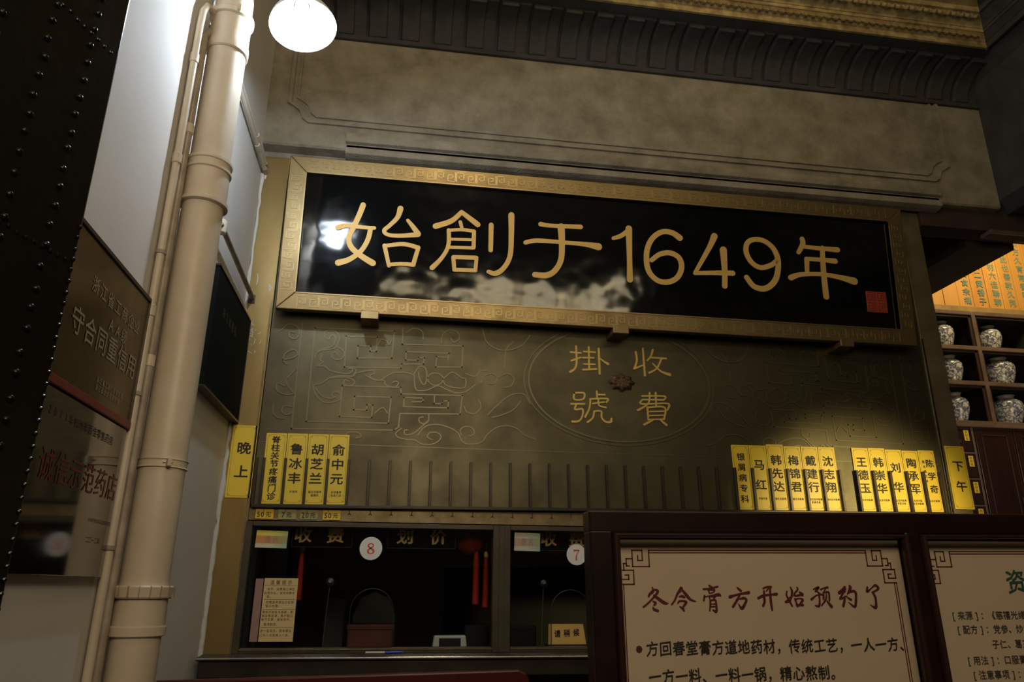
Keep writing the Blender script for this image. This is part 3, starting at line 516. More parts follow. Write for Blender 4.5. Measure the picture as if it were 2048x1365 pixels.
# ---------------------------------------------------------------- the plaque
PA = .07
pq = thing('plaque', 'long black lacquer plaque with gold characters in a brass key-pattern frame', 'plaque', (-.651,-.12,2.92), rot=(PA,0,0))
PWD, PHT, FWD = 3.527, .845, .092
pl_c = lambda h0: (lambda u, v, h: (u, h0-h, v))
B().box(.05, PWD-.05, .02, .045, .05, PHT-.05).build('lacquer_board', 'lacquer', pq)
B().box(.03, PWD-.03, .045, .06, .03, PHT-.03).build('back_board', 'room_dark', pq)
def frame_side(pts, name='frame_side'):      # outer pair, inner pair (u, v): mitred flat strip with a raised inner lip
    (a, b_, c, d) = pts; P_ = [a, b_, c, d]
    f = B().add([(x,0,z) for x, z in P_]+[(x,.05,z) for x, z in P_], [(0,1,2,3),(7,6,5,4),(0,4,5,1),(1,5,6,2),(2,6,7,3),(3,7,4,0)])
    return f.build(name, 'frame_brass', pq, .004)
t_ = FWD
sides = [frame_side([(0,0),(PWD,0),(PWD-t_,t_),(t_,t_)]), frame_side([(0,PHT),(t_,PHT-t_),(PWD-t_,PHT-t_),(PWD,PHT)]),
         frame_side([(0,0),(t_,t_),(t_,PHT-t_),(0,PHT)]), frame_side([(PWD,0),(PWD,PHT),(PWD-t_,PHT-t_),(PWD-t_,t_)])]
HK = [(0,0),(0,1),(.82,1),(.82,.3),(.3,.3),(.3,.66),(.56,.66)]
def keys(n, along, x0, L_, v0, parent):
    b = B(); p = L_/n; hh = .052
    for i in range(n):
        for f in (0, 1):
            pts = []
            for u, v in HK:
                if f: u, v = 1-u+.0, 1-v
                uu = x0+p*(i+(u*.44+.02 if not f else u*.44+.52)); vv = v0+v*hh
                pts.append((uu, vv, .0052) if along == 'u' else (vv, uu, .0052))
            for dd in (0,):
                for a, c in zip(pts, pts[1:]):
                    d = math.hypot(c[0]-a[0], c[1]-a[1]) or 1; ex, ez = (c[0]-a[0])/d*.0026, (c[1]-a[1])/d*.0026
                    stroke(b, [(a[0]-ex,a[1]-ez,.0052),(c[0]+ex,c[1]+ez,.0052)], pl_c(0), -.001, .0014, smooth=False, cap=False)
    return b.build('key_pattern', 'key_brass', parent)
keys(30, 'u', .10, PWD-.20, .018, sides[0]); keys(30, 'u', .10, PWD-.20, PHT-.072, sides[1])
keys(6, 'v', .10, PHT-.20, .018, sides[2]); keys(6, 'v', .10, PHT-.20, PWD-.072, sides[3])
lip = B()
for x0, x1, z0, z1 in ((t_,PWD-t_,t_-.006,t_),(t_,PWD-t_,PHT-t_,PHT-t_+.006),(t_-.006,t_,t_,PHT-t_),(PWD-t_,PWD-t_+.006,t_,PHT-t_)): lip.box(x0,x1,-.003,.02,z0,z1)
lip.build('inner_lip', 'key_brass', pq)
names = ['gold brush character']*3
for i, ss in enumerate(PLAQUE):
    b = B()
    for k_, s_ in enumerate(ss): stroke(b, [(u, v, w_*1.1) for u, v, w_ in s_], pl_c(.02), -.001, .004+.00025*k_)
    b.build('character', 'gold_letter', pq)
sl = B().box(3.252, 3.378, .0165, .0205, .190, .315).build('seal', 'seal_red', pq, .003)
b = B()
for k, (x, z) in enumerate(((3.284,.284),(3.346,.284),(3.284,.222),(3.346,.222))):
    s_ = .022
    for p_ in ([(-1,1),(1,1),(1,-1),(-1,-1),(-1,.5)], [(-.4,.45),(.5,.45),(.5,-.4),(-.4,-.4)], [(0,.2),(0,-.2)] if k % 2 else [(-.2,0),(.25,0)]):
        stroke(b, [(x+u*s_, z+v*s_, .004) for u, v in p_], pl_c(.0165), -.0005, .0008, smooth=False, cap=False)
b.build('seal_carving', 'seal_cut', sl)
for i, (x0, x1, lab) in enumerate(((-.228,-.139,'small brass bracket under the left part of the black plaque'),(1.082,1.169,'small brass bracket under the middle of the black plaque'),(2.383,2.463,'small brass bracket under the right end of the black plaque'))):
    tag(B().box(x0, x1, -.145, -.012, 2.882, 2.912).box(x0, x1, -.15, -.143, 2.882, 2.925).build('bracket', 'frame_brass', None, .003), lab, 'bracket', 'brackets under the plaque')
# ---------------------------------------------------------------- tag rack, name tags, price tags
TL = .0098
def rz(x): return 1.972+TL*(x+.64)
rk = thing('tag_rack', 'dark brass slotted rack running over the cashier windows', 'rack', (-.634,-.012,rz(-.634)), rot=(0,-TL,0))
B().box(-.035, 3.60, -.030, .0, -.020, -.004).build('bottom_rail', 'bronze_dark', rk, .002)
d0 = B().box(-.006, .006, -.026, -.012, -.004, .215).box(-.003,.003,-.012,0,-.004,.215).build('divider', 'bronze_dark', rk, .001)
for i in range(1, 37): child_copy(d0, rk, (i*.0994,0,0))
B().box(-.04, -.028, -.026, 0, -.004, .215).build('end_stop', 'bronze_dark', rk)
def name_tag(x, y, z, w_, h_, rows, lab, group='yellow name tags', rot=-TL, notes=(), nm='name_tag', base='tag_yellow', side=None):
    t = thing(nm, lab, 'tag', (x,y,z), group, rot=(0,rot,0))
    B().box(-w_/2, w_/2, -.003, 0, 0, h_).build('card', base, t)
    b = B(); a, c = w_/2-.008, .008; rr = .014
    loop = [(-a,c+rr),(-a+.004,c+rr-.002),(-a+rr-.002,c+.004),(-a+rr,c),(a-rr,c),(a-rr+.002,c+.004),(a-.004,c+rr-.002),(a,c+rr),(a,h_-c-rr),(a-.004,h_-c-rr+.002),(a-rr+.002,h_-c-.004),(a-rr,h_-c),(-a+rr,h_-c),(-a+rr-.002,h_-c-.004),(-a+.004,h_-c-rr+.002),(-a,h_-c-rr),(-a,c+rr)]
    stroke(b, [(u,v,.0016) for u,v in loop], on_y(-.003), 0, .0003, smooth=False, cap=False)
    for su in (-1,1):
        for v0, sv in ((c,1),(h_-c,-1)):
            stroke(b, [(su*(a-.001),v0+sv*.007,.003),(su*(a-.007),v0+sv*.001,.003)], on_y(-.003), 0, .0003, smooth=False)
    b.build('border', 'tag_border', t)
    letters(rows, 'lettering', 'letter_black', t, on_y(-.003), off=.022)
    if notes: letters([r for n in notes for r in n], 'small_print', 'letter_dark', t, on_y(-.003), off=.02)
    return t
def nt3(s, sz=.062, sp=None):
    n = len(s); top = {2:.235,3:.262,5:.275,7:.296}[n]; pt = {2:.105,3:.070,5:.055,7:.0405}[n]; sz = {2:.060,3:.060,5:.044,7:.036}[n]
    return column(s, 0, top, sz*.95, pt, 1.12)
def small(lines): return [line(s, .002, .058-.016*i, .0125, .0125, .9, 0, True) for i, s in enumerate(lines)]
TAGS = [(0,'脊柱关节疼痛门诊',(),'yellow name tag in the first slot from the left, with eight characters in one column'),
 (1,'鲁冰丰',('针灸科',),'yellow name tag in the second slot from the left, over the dull 7 yuan ticket'),
 (2,'胡芝兰',('副主任医师','脑病科'),'yellow name tag in the third slot from the left, over the 20 yuan ticket'),
 (3,'俞中元',('主任医师','(针灸门诊)'),'yellow name tag in the fourth slot from the left, beside the empty slots'),
 (24,'银屑病专科',(),'bright yellow tag with five characters, leftmost of the group of six'),
 (25,'马红',('中医专家',),'bright yellow tag with two large characters, second of the group of six'),
 (26,'韩先达',('副主任医师',),'slightly raised bright yellow tag, third of the group of six'),
 (27,'梅锦君',('副主任医师',),'bright yellow tag with three characters, fourth of the group of six'),
 (28,'戴建行',('副主任中医师','肝病专家'),'bright yellow tag with two lines of small print, fifth of the group of six'),
 (29,'沈志翔',('副主任中医师',),'bright yellow tag with three characters, rightmost of the group of six'),
 (31,'王德玉',('主任中医师',),'bright yellow tag just right of the empty slot, first of the group of five'),
 (32,'韩崇华',('主任中医师',),'bright yellow tag, second of the group of five near the right post'),
 (33,'刘华',('主任中医师','中医专家'),'yellow tag with two characters, middle of the group of five near the right post'),
 (34,'陶承军',('名老中医','主任中医师'),'bright yellow tag, fourth of the group of five near the right post'),
 (35,'陈学奇',('主任中医师',),'bright yellow tag with a small extra column of writing, last before the right post')]
for k, s, nts, lab in TAGS:
    x = -.634+.0994*(k+.5); ex = {26:.008, 33:-.004, 34:-.008, 35:-.004, 32:.002}.get(k, 0)
    if len(s) == 8: rows = column(s, 0, .305, .038, .0385, 1.1)
    else: rows = nt3(s)
    notes = small(nts)
    if k == 35: rows = [(c, .012, y, s2*.8, xs, sl2) for c, _, y, s2, xs, sl2 in rows]; notes = notes+[column('陈木扇女科', -.024, .27, .018, .026)]
    name_tag(x-.004, -.016, rz(x), .096, .338+ex, rows, lab, notes=notes)
name_tag(-.739, -.024, 1.996, .114, .345, column('晚上', .004, .235, .062, .112, 1.1), 'yellow tag with two characters stuck on the bright left brass post', 'yellow post tags', 0)
name_tag(3.062, -.024, 2.024, .118, .346, column('下午', .004, .235, .062, .112, 1.1), 'yellow tag with two characters stuck on the right brass post', 'yellow post tags', 0)
ps = thing('price_rail', 'narrow brass strip with small wire hooks over the cashier windows', 'rail', (0,0,0))
B().box(-.68, 2.98, -.014, -.008, 1.897, 1.950).build('strip', 'rail_brass', ps, .001)
hk = B().tube([(0,-.012,.0),(0,-.022,.002),(0,-.026,-.006),(0,-.024,-.014),(0,-.018,-.014)], .0016, 6).build('hook', 'steel', ps); hk.location = (-.612,0,1.952)
for i in range(1, 16): child_copy(hk, ps, (-.612+i*.0985, 0, 1.952))
for i in range(4, 15):
    mk = B(); stroke(mk, [(-.62+i*.0985,1.930,.004),(-.612+i*.0985,1.934,.006),(-.606+i*.0985,1.928,.003)], on_y(-.014), 0, .0004)
    mk.build('scratch_mark', 'letter_dark', ps)
for i, (x, s, mm, lab) in enumerate(((-.608,'50元','price_yellow','yellow 50 yuan ticket under the first name tag'),(-.505,'7元','price_dull','dull olive 7 yuan ticket hanging second from the left'),(-.405,'20元','price_dull','dull olive 20 yuan ticket hanging third from the left'),(-.300,'50元','price_yellow','yellow 50 yuan ticket hanging under the fourth name tag'))):
    t = thing('price_ticket', lab, 'ticket', (x,-.020,1.903), 'price tickets on the hooks')
    B().box(-.041, .041, -.002, 0, 0, .044).build('card', mm, t)
    rows = []; xx = -.026
    for ch in s:
        if ch == '元': rows.append((ch, xx+.012, .020, .026, .95, .1)); xx += .03
        else: rows.append((ch, xx+.004, .020, .034, .9, 0)); xx += .018
    sh = (xx-.012+.026)/2-.002-.0
    letters([(a, b2-(sh-.02), *c2) for a, b2, *c2 in rows], 'lettering', 'letter_dark', t, on_y(-.002), off=.03)
# ---------------------------------------------------------------- cashier windows
def window(name, x0, x1, lab, archx):
    r = sroot(name, lab)
    z0, z1 = 1.318, 1.892
    B().box(x0-.03, x0, -.03, .05, z0, z1).build('jamb', 'window_bronze', r, .002); B().box(x1, x1+.03, -.03, .05, z0, z1).build('jamb', 'window_bronze', r, .002)
    B().box(x0, x1, -.028, .048, z1-.022, z1).build('head_rail', 'window_bronze', r, .002); B().box(x0, x1, -.028, .048, z0, z0+.022).build('bottom_rail', 'window_bronze', r, .002)
    B().box(x0, x1, -.034, -.03, z0+.014, z0+.018).build('track', 'rail_brass', r)
    # pane with an arched speaking hole
    ar = .098; zc = 1.497; pts = [(x0,z0+.02),(x0,z1-.02),(x1,z1-.02),(x1,z0+.02)]
    if archx: pts += [(archx+ar,z0+.02)]+[(archx+ar*math.cos(a), zc+ar*math.sin(a)) for a in [math.pi*i/14 for i in range(15)]]+[(archx-ar,z0+.02)]
    b = B().add([(x, -.004, z) for x, z in pts], [tuple(range(len(pts)))])
    p = b.build('pane', 'glass', r)
    if archx: B().tube([(archx+ar,-.004,z0+.02)]+[(archx+ar*math.cos(a), -.004, zc+ar*math.sin(a)) for a in [math.pi*i/14 for i in range(15)]]+[(archx-ar,-.004,z0+.02)], .0022, 6).build('arch_rim', 'rubber', p)
    return r
window('window_1', -.655, .475, 'left cashier window behind dark glass', -.085)
window('window_2', .56, 1.69, 'second cashier window, half hidden by the notice board', .86)
window('window_3', 1.775, 2.905, 'third cashier window hidden behind the notice board', 2.1)
struct(B().box(.500, .535, -.0285, .05, 1.318, 1.892).build('trim_10', 'window_bronze', None, .003), 'brass mullion between the first two windows')
ct = thing('service_counter', 'dark metal counter ledge with a bright edge below the cashier windows', 'counter')
B().prism([(-.045,1.318),(-.16,1.312),(-.165,1.306),(-.16,1.30),(.25,1.29),(.25,1.318)], -.80, 2.98).build('ledge', 'window_bronze', ct)
B().tube([(-.80,-.163,1.309),(2.98,-.163,1.309)], .0045, 8).build('edge_bead', 'steel', ct)
B().box(-.79, 2.98, -.15, .0, 1.232, 1.30).build('apron', 'bronze_dark', ct, .004)
B().box(-.79, 2.98, .05, .75, 1.25, 1.29).build('inner_shelf', 'room_dark', ct)
# stickers on the glass
def disc(x, z, r, s, lab):
    t = thing('number_sticker', lab, 'sticker', (x,-.006,z), 'round window numbers')
    N = 40; b = B().add([(r*math.cos(2*math.pi*i/N), y, r*math.sin(2*math.pi*i/N)) for y in (-.0015,0) for i in range(N)], [tuple(range(N))]+[(i,(i+1)%N,N+(i+1)%N,N+i) for i in range(N)])
    b.build('disc', 'white_sticker', t)
    b2 = B(); q = on_y(-.0015)
    if s == '8':
        stroke(b2, [(0,.023,.004),(-.010,.018,.007),(-.012,.010,.008),(-.003,.002,.007),(.011,-.008,.009),(.012,-.018,.008),(.0,-.025,.004),(-.012,-.018,.008),(-.012,-.008,.008),(-.002,.001,.006),(.009,.009,.006),(.009,.018,.006),(0,.023,.004)], q, 0, .0004)
    else:
        stroke(b2, [(-.014,.020,.007),(.013,.020,.007)], q, 0, .0004, smooth=False, cap=False); stroke(b2, [(-.013,.022,.003),(-.014,.012,.003)], q, 0, .0004, smooth=False)
        stroke(b2, [(.012,.020,.004),(.002,.002,.005),(-.002,-.012,.007),(-.001,-.024,.008)], q, 0, .0004)
    b2.build('numeral', 'number_red', t)
disc(-.107, 1.776, .053, '8', 'white round sticker with a red 8 on the left window')
disc(.893, 1.760, .050, '7', 'white round sticker with a red 7 on the second window')
def sticker(x, z, w_, h_, m_, lab, rot):
    t = thing('service_sticker', lab, 'sticker', (x,-.006,z), 'striped stickers in the window corners', rot=(0,rot,0))
    B().box(-w_/2,w_/2,-.0015,0,-h_/2,h_/2).build('film', m_, t, 0)
    letters(line('便民', 0, 0, .034, .036, .8, 0, True), 'lettering', 'sign_pale', t, on_y(-.0015), off=.0)
sticker(-.566, 1.811, .142, .078, 'sticker_bright', 'yellow orange and green sticker in the corner of the left window', .02)
sticker(.646, 1.817, .128, .086, 'sticker_pale', 'pale pink striped sticker in the corner of the second window', .02)
t = thing('paper_notice', 'yellowed paper notice with small print taped inside the left window', 'notice', (-.578,-.006,1.366))
B().box(0, .150, -.0015, 0, 0, .272).build('sheet', 'paper', t)
rows = line('温馨提示', .075, .254, .020, .026, 1, 0, True)
body = [('挂号、收费窗口请您', .225),('自觉排队，保持安静有', .208),('序。', .192),('如需退号请当日在原', .168),('窗口办理。', .152),('请核对姓名与金额，票', .126),('据当面点清，离开窗口', .110),('概不负责，谢谢合作。', .094),('敬请配合。', .074),('周一至周日，照常营业', .046),('上午八点至晚上八点。', .028)]
for s_, z_ in body: rows += line(s_, .010 if len(s_) > 9 else .022, z_, .0125, .0138)
letters(rows, 'lettering', 'letter_dark', t, on_y(-.0015), off=0)
b = B()
for z_ in (.240,.180,.137,.060): stroke(b, [(.004,z_,.0014),(.146,z_,.0014)], on_y(-.0015), 0, .0003, smooth=False, cap=False)
b.build('rule_line', 'letter_dark', t)
tag(B().box(-.616,-.582,-.010,-.007,1.366,1.636).build('film_strip', 'pink_paper'), 'dull pink strip of film along the left edge of the paper notice', 'strip')
# inside the office
for x, s_, xx, lab, lx in (( -.345,'收费',.285,'black hanging sign with two gold characters, left of the red 8 sticker',(-.437,-.283)),(.134,'划价',.335,'black hanging sign with two gold characters, right of the red 8 sticker',(.053,.216)),(.86,'收费',.36,'black hanging sign behind the red 7 sticker',(.775,.92))):
    t = thing('hanging_sign', lab, 'sign', (x,.1,1.784), 'black signs hanging in the office')
    B().box(-xx/2, xx/2, 0, .012, 0, .16).build('board', 'board_black', t, .001)
    b = B()
    for q in ([(-xx/2,.0),(xx/2,.0)],[(-xx/2,0),(-xx/2,.16)],[(xx/2,0),(xx/2,.16)]): stroke(b, [(u,v,.002) for u,v in q], on_y(0), 0, .001, smooth=False, cap=False)
    b.build('rim', 'letter_dark', t)
    letters([(c, l-x, .056, .074, 1.15, .04) for c, l in zip(s_, lx)], 'lettering', 'gold_card', t, on_y(0), off=.03)
    for sx in (-1,1): B().tube([(sx*xx*.4,.006,.16),(sx*xx*.4,.006,1.25)], .0012, 6).build('wire', 'steel', t)
tag(B().box(-.205,.02,.30,.48,1.29,1.42).box(-.21,.025,.295,.485,1.40,1.426).build('red_box','red_box',None,.003), 'dark red box standing behind the left window', 'box')
t = thing('card_terminal', 'small cream terminal with a black screen behind the left window', 'terminal', (.29,.12,1.29))
B().prism([(-.088,0),(-.076,.092),(.076,.094),(.088,0)], -.01, .05, 'y').build('housing','white_plastic',t,.006)
B().box(-.052,.052,-.013,-.008,.018,.082).build('screen','black_plastic',t,.002)
for x0, x1, zt, lab in ((.385,.545,1.42,'black monitor at the right end of the left window'),(.625,.765,1.415,'black monitor at the left end of the second window')):
    t = thing('monitor', lab, 'monitor', ((x0+x1)/2,.42,1.29), 'monitors on the office desk'); h_ = zt-1.29
    B().box(-(x1-x0)/2,(x1-x0)/2,-.02,.0,.02,h_).build('back_shell','black_plastic',t,.006); B().box(-.04,.04,-.03,.05,0,.012).box(-.015,.015,-.012,.0,.0,.05).build('stand','black_plastic',t,.002)
for x, lab in ((-.298,'small round microphone on a thin stalk in the left window'),(.74,'small round microphone on a thin stalk in the second window')):
    t = thing('microphone', lab, 'microphone', (x,.10,1.29), 'stalk microphones')
    B().tube([(-.006,0,.02),(.0,.0,.2),(.006,0,.31)], .0018, 6).build('stalk','steel',t)
    B().lathe([(.0,-.018),(.018,-.015),(.024,0),(.018,.015),(0,.018)], (.007,0,.334), 16, Matrix.Rotation(math.pi/2,3,'X')).build('head','black_plastic',t)
    B().lathe([(.008,-.006),(.008,.0),(0,.0)], (.007,-.02,.338), 12, Matrix.Rotation(math.pi/2,3,'X')).build('button','steel',t)
    B().lathe([(.018,0),(.018,.03),(.010,.045),(0,.046)], (-.006,0,0), 14).build('foot','gold_card' if x > 0 else 'steel',t)
t = thing('desk_sign', 'small gold sign on a dark wooden foot in the second window', 'sign', (.855,.09,1.318))
B().prism([(-.09,.022),(-.087,.118),(.086,.118),(.10,.022)], -.004, .006, 'y').build('plate','gold_card',t,.001)
B().box(-.10,.105,-.012,.03,0,.026).build('foot','rosewood',t,.003)
letters(line('请稍候', .003, .074, .036, .047, .9, .06, True), 'lettering','letter_black',t,on_y(-.004),off=.03)
for (x, z, r_, tx, lab) in ((.384,1.835,.075,.416,'red silk ball with a long tassel at the right of the left window'),(.838,1.835,.07,None,'red silk ball hanging behind the red 7 sticker')):
    t = thing('silk_lantern', lab, 'lantern', (x,.2,z), 'red silk balls')
    B().lathe([(.0,-r_),(r_*.5,-r_*.87),(r_*.87,-r_*.5),(r_,0),(r_*.87,r_*.5),(r_*.5,r_*.87),(0,r_)], n=24).build('silk_ball','silk_red',t)
    B().tube([(0,0,r_),(0,0,1.3)],.0012,6).build('cord','tassel_red',t)
    if tx: B().lathe([(0,-.31),(.017,-.31),(.015,-.1),(.010,-.06),(0,-.055)], (tx-x,-.02,0), 14).build('tassel','tassel_red',t)
for x, z0, z1, lab in ((-.445,1.54,1.78,'long red tassel hanging right of the yellow and green sticker'),(.468,1.51,1.765,'dark red tassel against the frame, right end of the left window')):
    t = thing('red_tassel', lab, 'tassel', (x,.2,z1), 'red tassels'); h_ = z1-z0
    B().lathe([(0,-h_),(.016,-h_),(.014,-.10),(.009,-.02),(.006,0),(0,.004)], n=14).build('fringe','tassel_red',t)
    B().lathe([(0,-.018),(.011,-.014),(.012,0),(.008,.012),(0,.014)], n=12).build('bead','gold_card',t)
    B().tube([(0,0,0),(0,0,1.3)],.0012,6).build('cord','tassel_red',t)
t = thing('office_chair', 'dark office chair with a rounded back behind the left window', 'chair', (-.09,.9,0))
q = [(-.14,1.05),(-.13,1.45),(-.09,1.55),(-.0,1.59),(.09,1.55),(.13,1.45),(.14,1.05)]
B().prism(q, -.03,.03,'y').build('backrest','black_plastic',t,.012); B().box(-.24,.24,.02,.5,.92,1.0).build('seat','black_plastic',t,.02); B().lathe([(.03,.05),(.03,.92)],(0,.26,0),12).build('column','black_plastic',t)
B().lathe([(.28,0),(.26,.05),(.0,.06)],(0,.26,0),10).build('base','black_plastic',t)
t = thing('grey_locker', 'narrow grey cloth-covered cabinet behind the left microphone', 'cabinet', (-.33,1.25,0))
B().box(-.07,.05,0,.3,0,1.53).build('body','grey_cloth',t,.006); B().box(-.065,.045,-.008,0,.1,1.50).build('door','grey_cloth',t,.003)
t = thing('pen', 'blue and white pen lying on the ledge before the red box', 'pen', (-.10,-.06,1.323), rot=(0,0,.04))
B().tube([(0,0,0),(.085,0,0)],.0045,8).build('barrel','white_plastic',t); mat('pen_blue',(.03,.06,.5),.4); B().tube([(.085,0,0),(.16,0,0),(.17,0,0)],[.005,.005,.002],8).build('cap','pen_blue',t,label='blue cap')
# red bench back in front of the counter
t = thing('red_bench', 'dark red lacquered bench back below the counter ledge', 'bench', (0,-.6,0), rot=(0,-.02,0))
B().prism([(-.9,.95),(-.9,1.27),(-.88,1.292),(.53,1.292),(.56,1.278),(.575,1.24),(.575,.95)], -.03,.0,'y').build('top_rail','bench_red',t,.008)
B().box(-.9,.56,-.45,.0,.42,.47).build('seat','bench_red',t,.008)
for x in (-.86,.50):
    B().box(x,x+.05,-.035,.0,0,.95).build('leg','bench_red',t,.004); B().box(x,x+.05,-.44,-.40,0,.42).build('leg','bench_red',t,.004)
for x in (-.5,-.15,.2): B().box(x,x+.05,-.025,-.005,.47,.95).build('slat','bench_red',t,.003)
# ---------------------------------------------------------------- left wall: drainpipe, conduits, signs
dp = thing('drainpipe', 'thick beige drainpipe with couplings running up the white wall', 'pipe', (-.722,-1.27,0))
R_ = .068
B().lathe([(R_,0),(R_,5.3)], n=40).build('pipe_run','pipe_paint',dp)
def ring(prof, z, nm, m_='pipe_paint', lab=None): o = B().lathe([(R_-.004,prof[0][1])]+[(R_+a,b_) for a,b_ in prof]+[(R_-.004,prof[-1][1])], (0,0,z), 40).build(nm,m_,dp,label=lab); return o
ring([(.004,0),(.013,.004),(.013,.016),(.006,.02),(.005,.13),(.010,.134),(.010,.142),(.005,.145),(.006,.165),(.010,.168),(.010,.178),(0,.18)], 2.85, 'coupling')
ring([(.003,-.05),(.007,-.045),(.007,-.01),(.003,.0),(.003,.10),(.012,.105),(.012,.125),(0,.13)], 3.54, 'coupling')
ring([(.004,0),(.010,.003),(.010,.026),(.005,.03),(.004,.10),(0,.105)], 1.462, 'coupling')
cr = ring([(.010,0),(.014,.004),(.018,.032),(.014,.036)], 1.565, 'ribbed_collar')
b = B()
for i in range(18): a = 2*math.pi*i/18; c_, s_ = math.cos(a), math.sin(a); b.add([( (R_+q)*c_-t2*s_, (R_+q)*s_+t2*c_, z) for q in (.010,.0195) for t2 in (-.0012,.0012) for z in (1.568,1.60)], [(0,1,3,2),(4,6,7,5),(0,4,5,1),(2,3,7,6),(0,2,6,4),(1,5,7,3)])
b.build('rib','pipe_dirty',cr)
for z in (1.955,3.66):
    s_ = ring([(.002,-.013),(.006,-.012),(.003,-.008),(.003,.008),(.006,.012),(.002,.013)], z, 'strap')
    a = math.radians(-62)
    B().box(-.006,.006,-.018,.0,-.012,.012).build('ear','pipe_paint',s_,.001).matrix_local = Matrix.Translation((math.cos(a)*(R_+.005),math.sin(a)*(R_+.005),z)) @ Matrix.Rotation(a+math.pi/2,4,'Z')
    B().tube([(0,-.018,0),(0,.010,0)],.004,8).build('bolt','steel',s_).matrix_local = Matrix.Translation((math.cos(a)*(R_+.004)-.006,math.sin(a)*(R_+.004),z)) @ Matrix.Rotation(a+math.pi,4,'Z')
    B().tube([(-.05,.045,z),(-.095,.05,z)],.008,8).build('wall_stud','pipe_dirty',s_)
c1 = thing('conduit', 'thin beige conduit left of the drainpipe, the one that bends over at the top', 'conduit', (0,0,0), 'thin upright conduits')
Xc = -.795
B().tube([(Xc,-1.385,0),(Xc,-1.385,3.52),(Xc+.002,-1.383,3.59),(Xc+.008,-1.365,3.63),(Xc+.016,-1.33,3.642),(Xc+.018,-1.29,3.625),(Xc+.015,-1.262,3.58),(Xc+.012,-1.25,3.52)], .0125, 14).build('tube_run','pipe_paint',c1)
for z in (3.36,2.95,2.40): B().lathe([(.012,0),(.0155,.003),(.0155,.037),(.012,.04)], (Xc,-1.385,z), 14).build('coupler','pipe_paint',c1)
for z in (2.62,2.15,1.70): B().lathe([(.0165,-.004),(.0165,.008)], (Xc,-1.385,z), 14).build('saddle_clip','pipe_dirty',c1)
c2 = thing('conduit', 'straight thin beige conduit close beside the thick drainpipe', 'conduit', (0,0,0), 'thin upright conduits')
B().tube([(Xc+.004,-1.335,0),(Xc+.004,-1.335,3.52),(Xc+.01,-1.30,3.57),(Xc+.012,-1.22,3.585)], .0145, 14).build('tube_run','pipe_dirty',c2)
for z in (3.1,2.25): B().lathe([(.014,0),(.0175,.003),(.0175,.037),(.014,.04)], (Xc+.004,-1.335,z), 14).build('coupler','pipe_paint',c2)
t = thing('wall_conduit', 'pair of thin conduits running level along the top of the white wall', 'conduit', (0,0,0), 'conduits running into the corner')
for dz in (0,.034):
    B().tube([(-.80,-1.2,3.735+dz),(-.80,-.05,3.735+dz),(-.80,-.02,3.73+dz),(-.80,-.012,3.70+dz)], .011, 12).build('tube_run','pipe_paint',t)
    B().tube([(-.80,-.30-dz,3.735+dz),(-.80,-.25-dz,3.735+dz)], .0145, 12).build('coupler','pipe_paint',t); B().tube([(-.80,-.07,3.735+dz),(-.80,-.03,3.733+dz)], .0145, 12).build('coupler','pipe_dirty',t)
t = thing('wall_conduit', 'single brown conduit entering the dark notch in the bright brass post', 'conduit', (0,0,0), 'conduits running into the corner')
B().tube([(-.785,-.80,3.03),(-.785,-.72,3.03),(-.785,-.03,3.003),(-.785,-.015,3.0)], .012, 12).build('tube_run','pipe_dirty',t)
B().lathe([(0,-.035),(.022,-.03),(.026,-.01),(.026,.02),(.016,.03),(0,.031)], (-.79,-.76,3.035), 16).build('junction_cap','pipe_paint',t)
Lx = lambda x0: (lambda u, v, h: (x0+h, u, v))      # plane facing +X: u runs along +Y
t = thing('brass_sign', 'brass award sign with a dark red border, upper sign on the left wall', 'sign')
B().box(-.815,-.795,-2.03,-1.405,2.055,2.447).build('plate','sign_gold',t,.003)
bd = B(); 
for u0,u1,v0,v1 in ((-2.03,-1.403,2.038,2.060),): bd.box(-.818,-.788,u0,u1,v0,v1)
bd.build('lower_border','sign_red',t,.002)
B().box(-.818,-.790,-2.03,-1.403,2.44,2.452).box(-.818,-.790,-1.409,-1.403,2.06,2.44).build('edge_strip','bronze_dark',t,.001)
rows = line('浙江省工商企业', -1.80, 2.335, .046, .054)+line('AA级', -1.66, 2.275, .045, .05)+line('守合同重信用', -1.86, 2.215, .074, .079)+line('浙江省工商行政管理局', -1.68, 2.115, .018, .02)+line('浙江省企业信用协会', -1.68, 2.095, .018, .02)
letters(rows,'lettering','sign_pale',t,Lx(-.795),off=.01)
t = thing('steel_sign', 'mirror-like steel award sign with red writing below the brass sign', 'sign')
B().box(-.815,-.797,-2.05,-1.403,1.622,2.036).build('plate','sign_steel',t,.002)
letters(line('2011年杭州市百佳零售药店', -1.90, 1.985, .027, .030),'small_print','letter_dark',t,Lx(-.797),off=.005)
letters(line('诚信示范药店', -1.865, 1.865, .080, .084),'lettering','letter_red',t,Lx(-.797),off=0)
letters(line('杭州市食品药品监督管理局', -1.56, 1.765, .012, .0135)+line('二〇一二年', -1.55, 1.715, .018, .02),'date_line','letter_dark',t,Lx(-.797),off=.0)
t = thing('black_sign', 'nearly black square sign with brass edges between the drainpipe and the corner', 'sign')
B().box(-.812,-.780,-.72,-.022,2.355,2.878).build('plate','sign_black',t,.002)
bd = B()
for u0,u1,v0,v1 in ((-.724,-.018,2.350,2.36),(-.724,-.018,2.873,2.883),(-.026,-.016,2.35,2.883)): bd.box(-.815,-.776,u0,u1,v0,v1)
bd.build('edge_strip','bronze_dark',t,.001)
letters(line('浙江省著名', -.56, 2.72, .05, .06),'lettering','letter_dark',t,Lx(-.780),off=0)
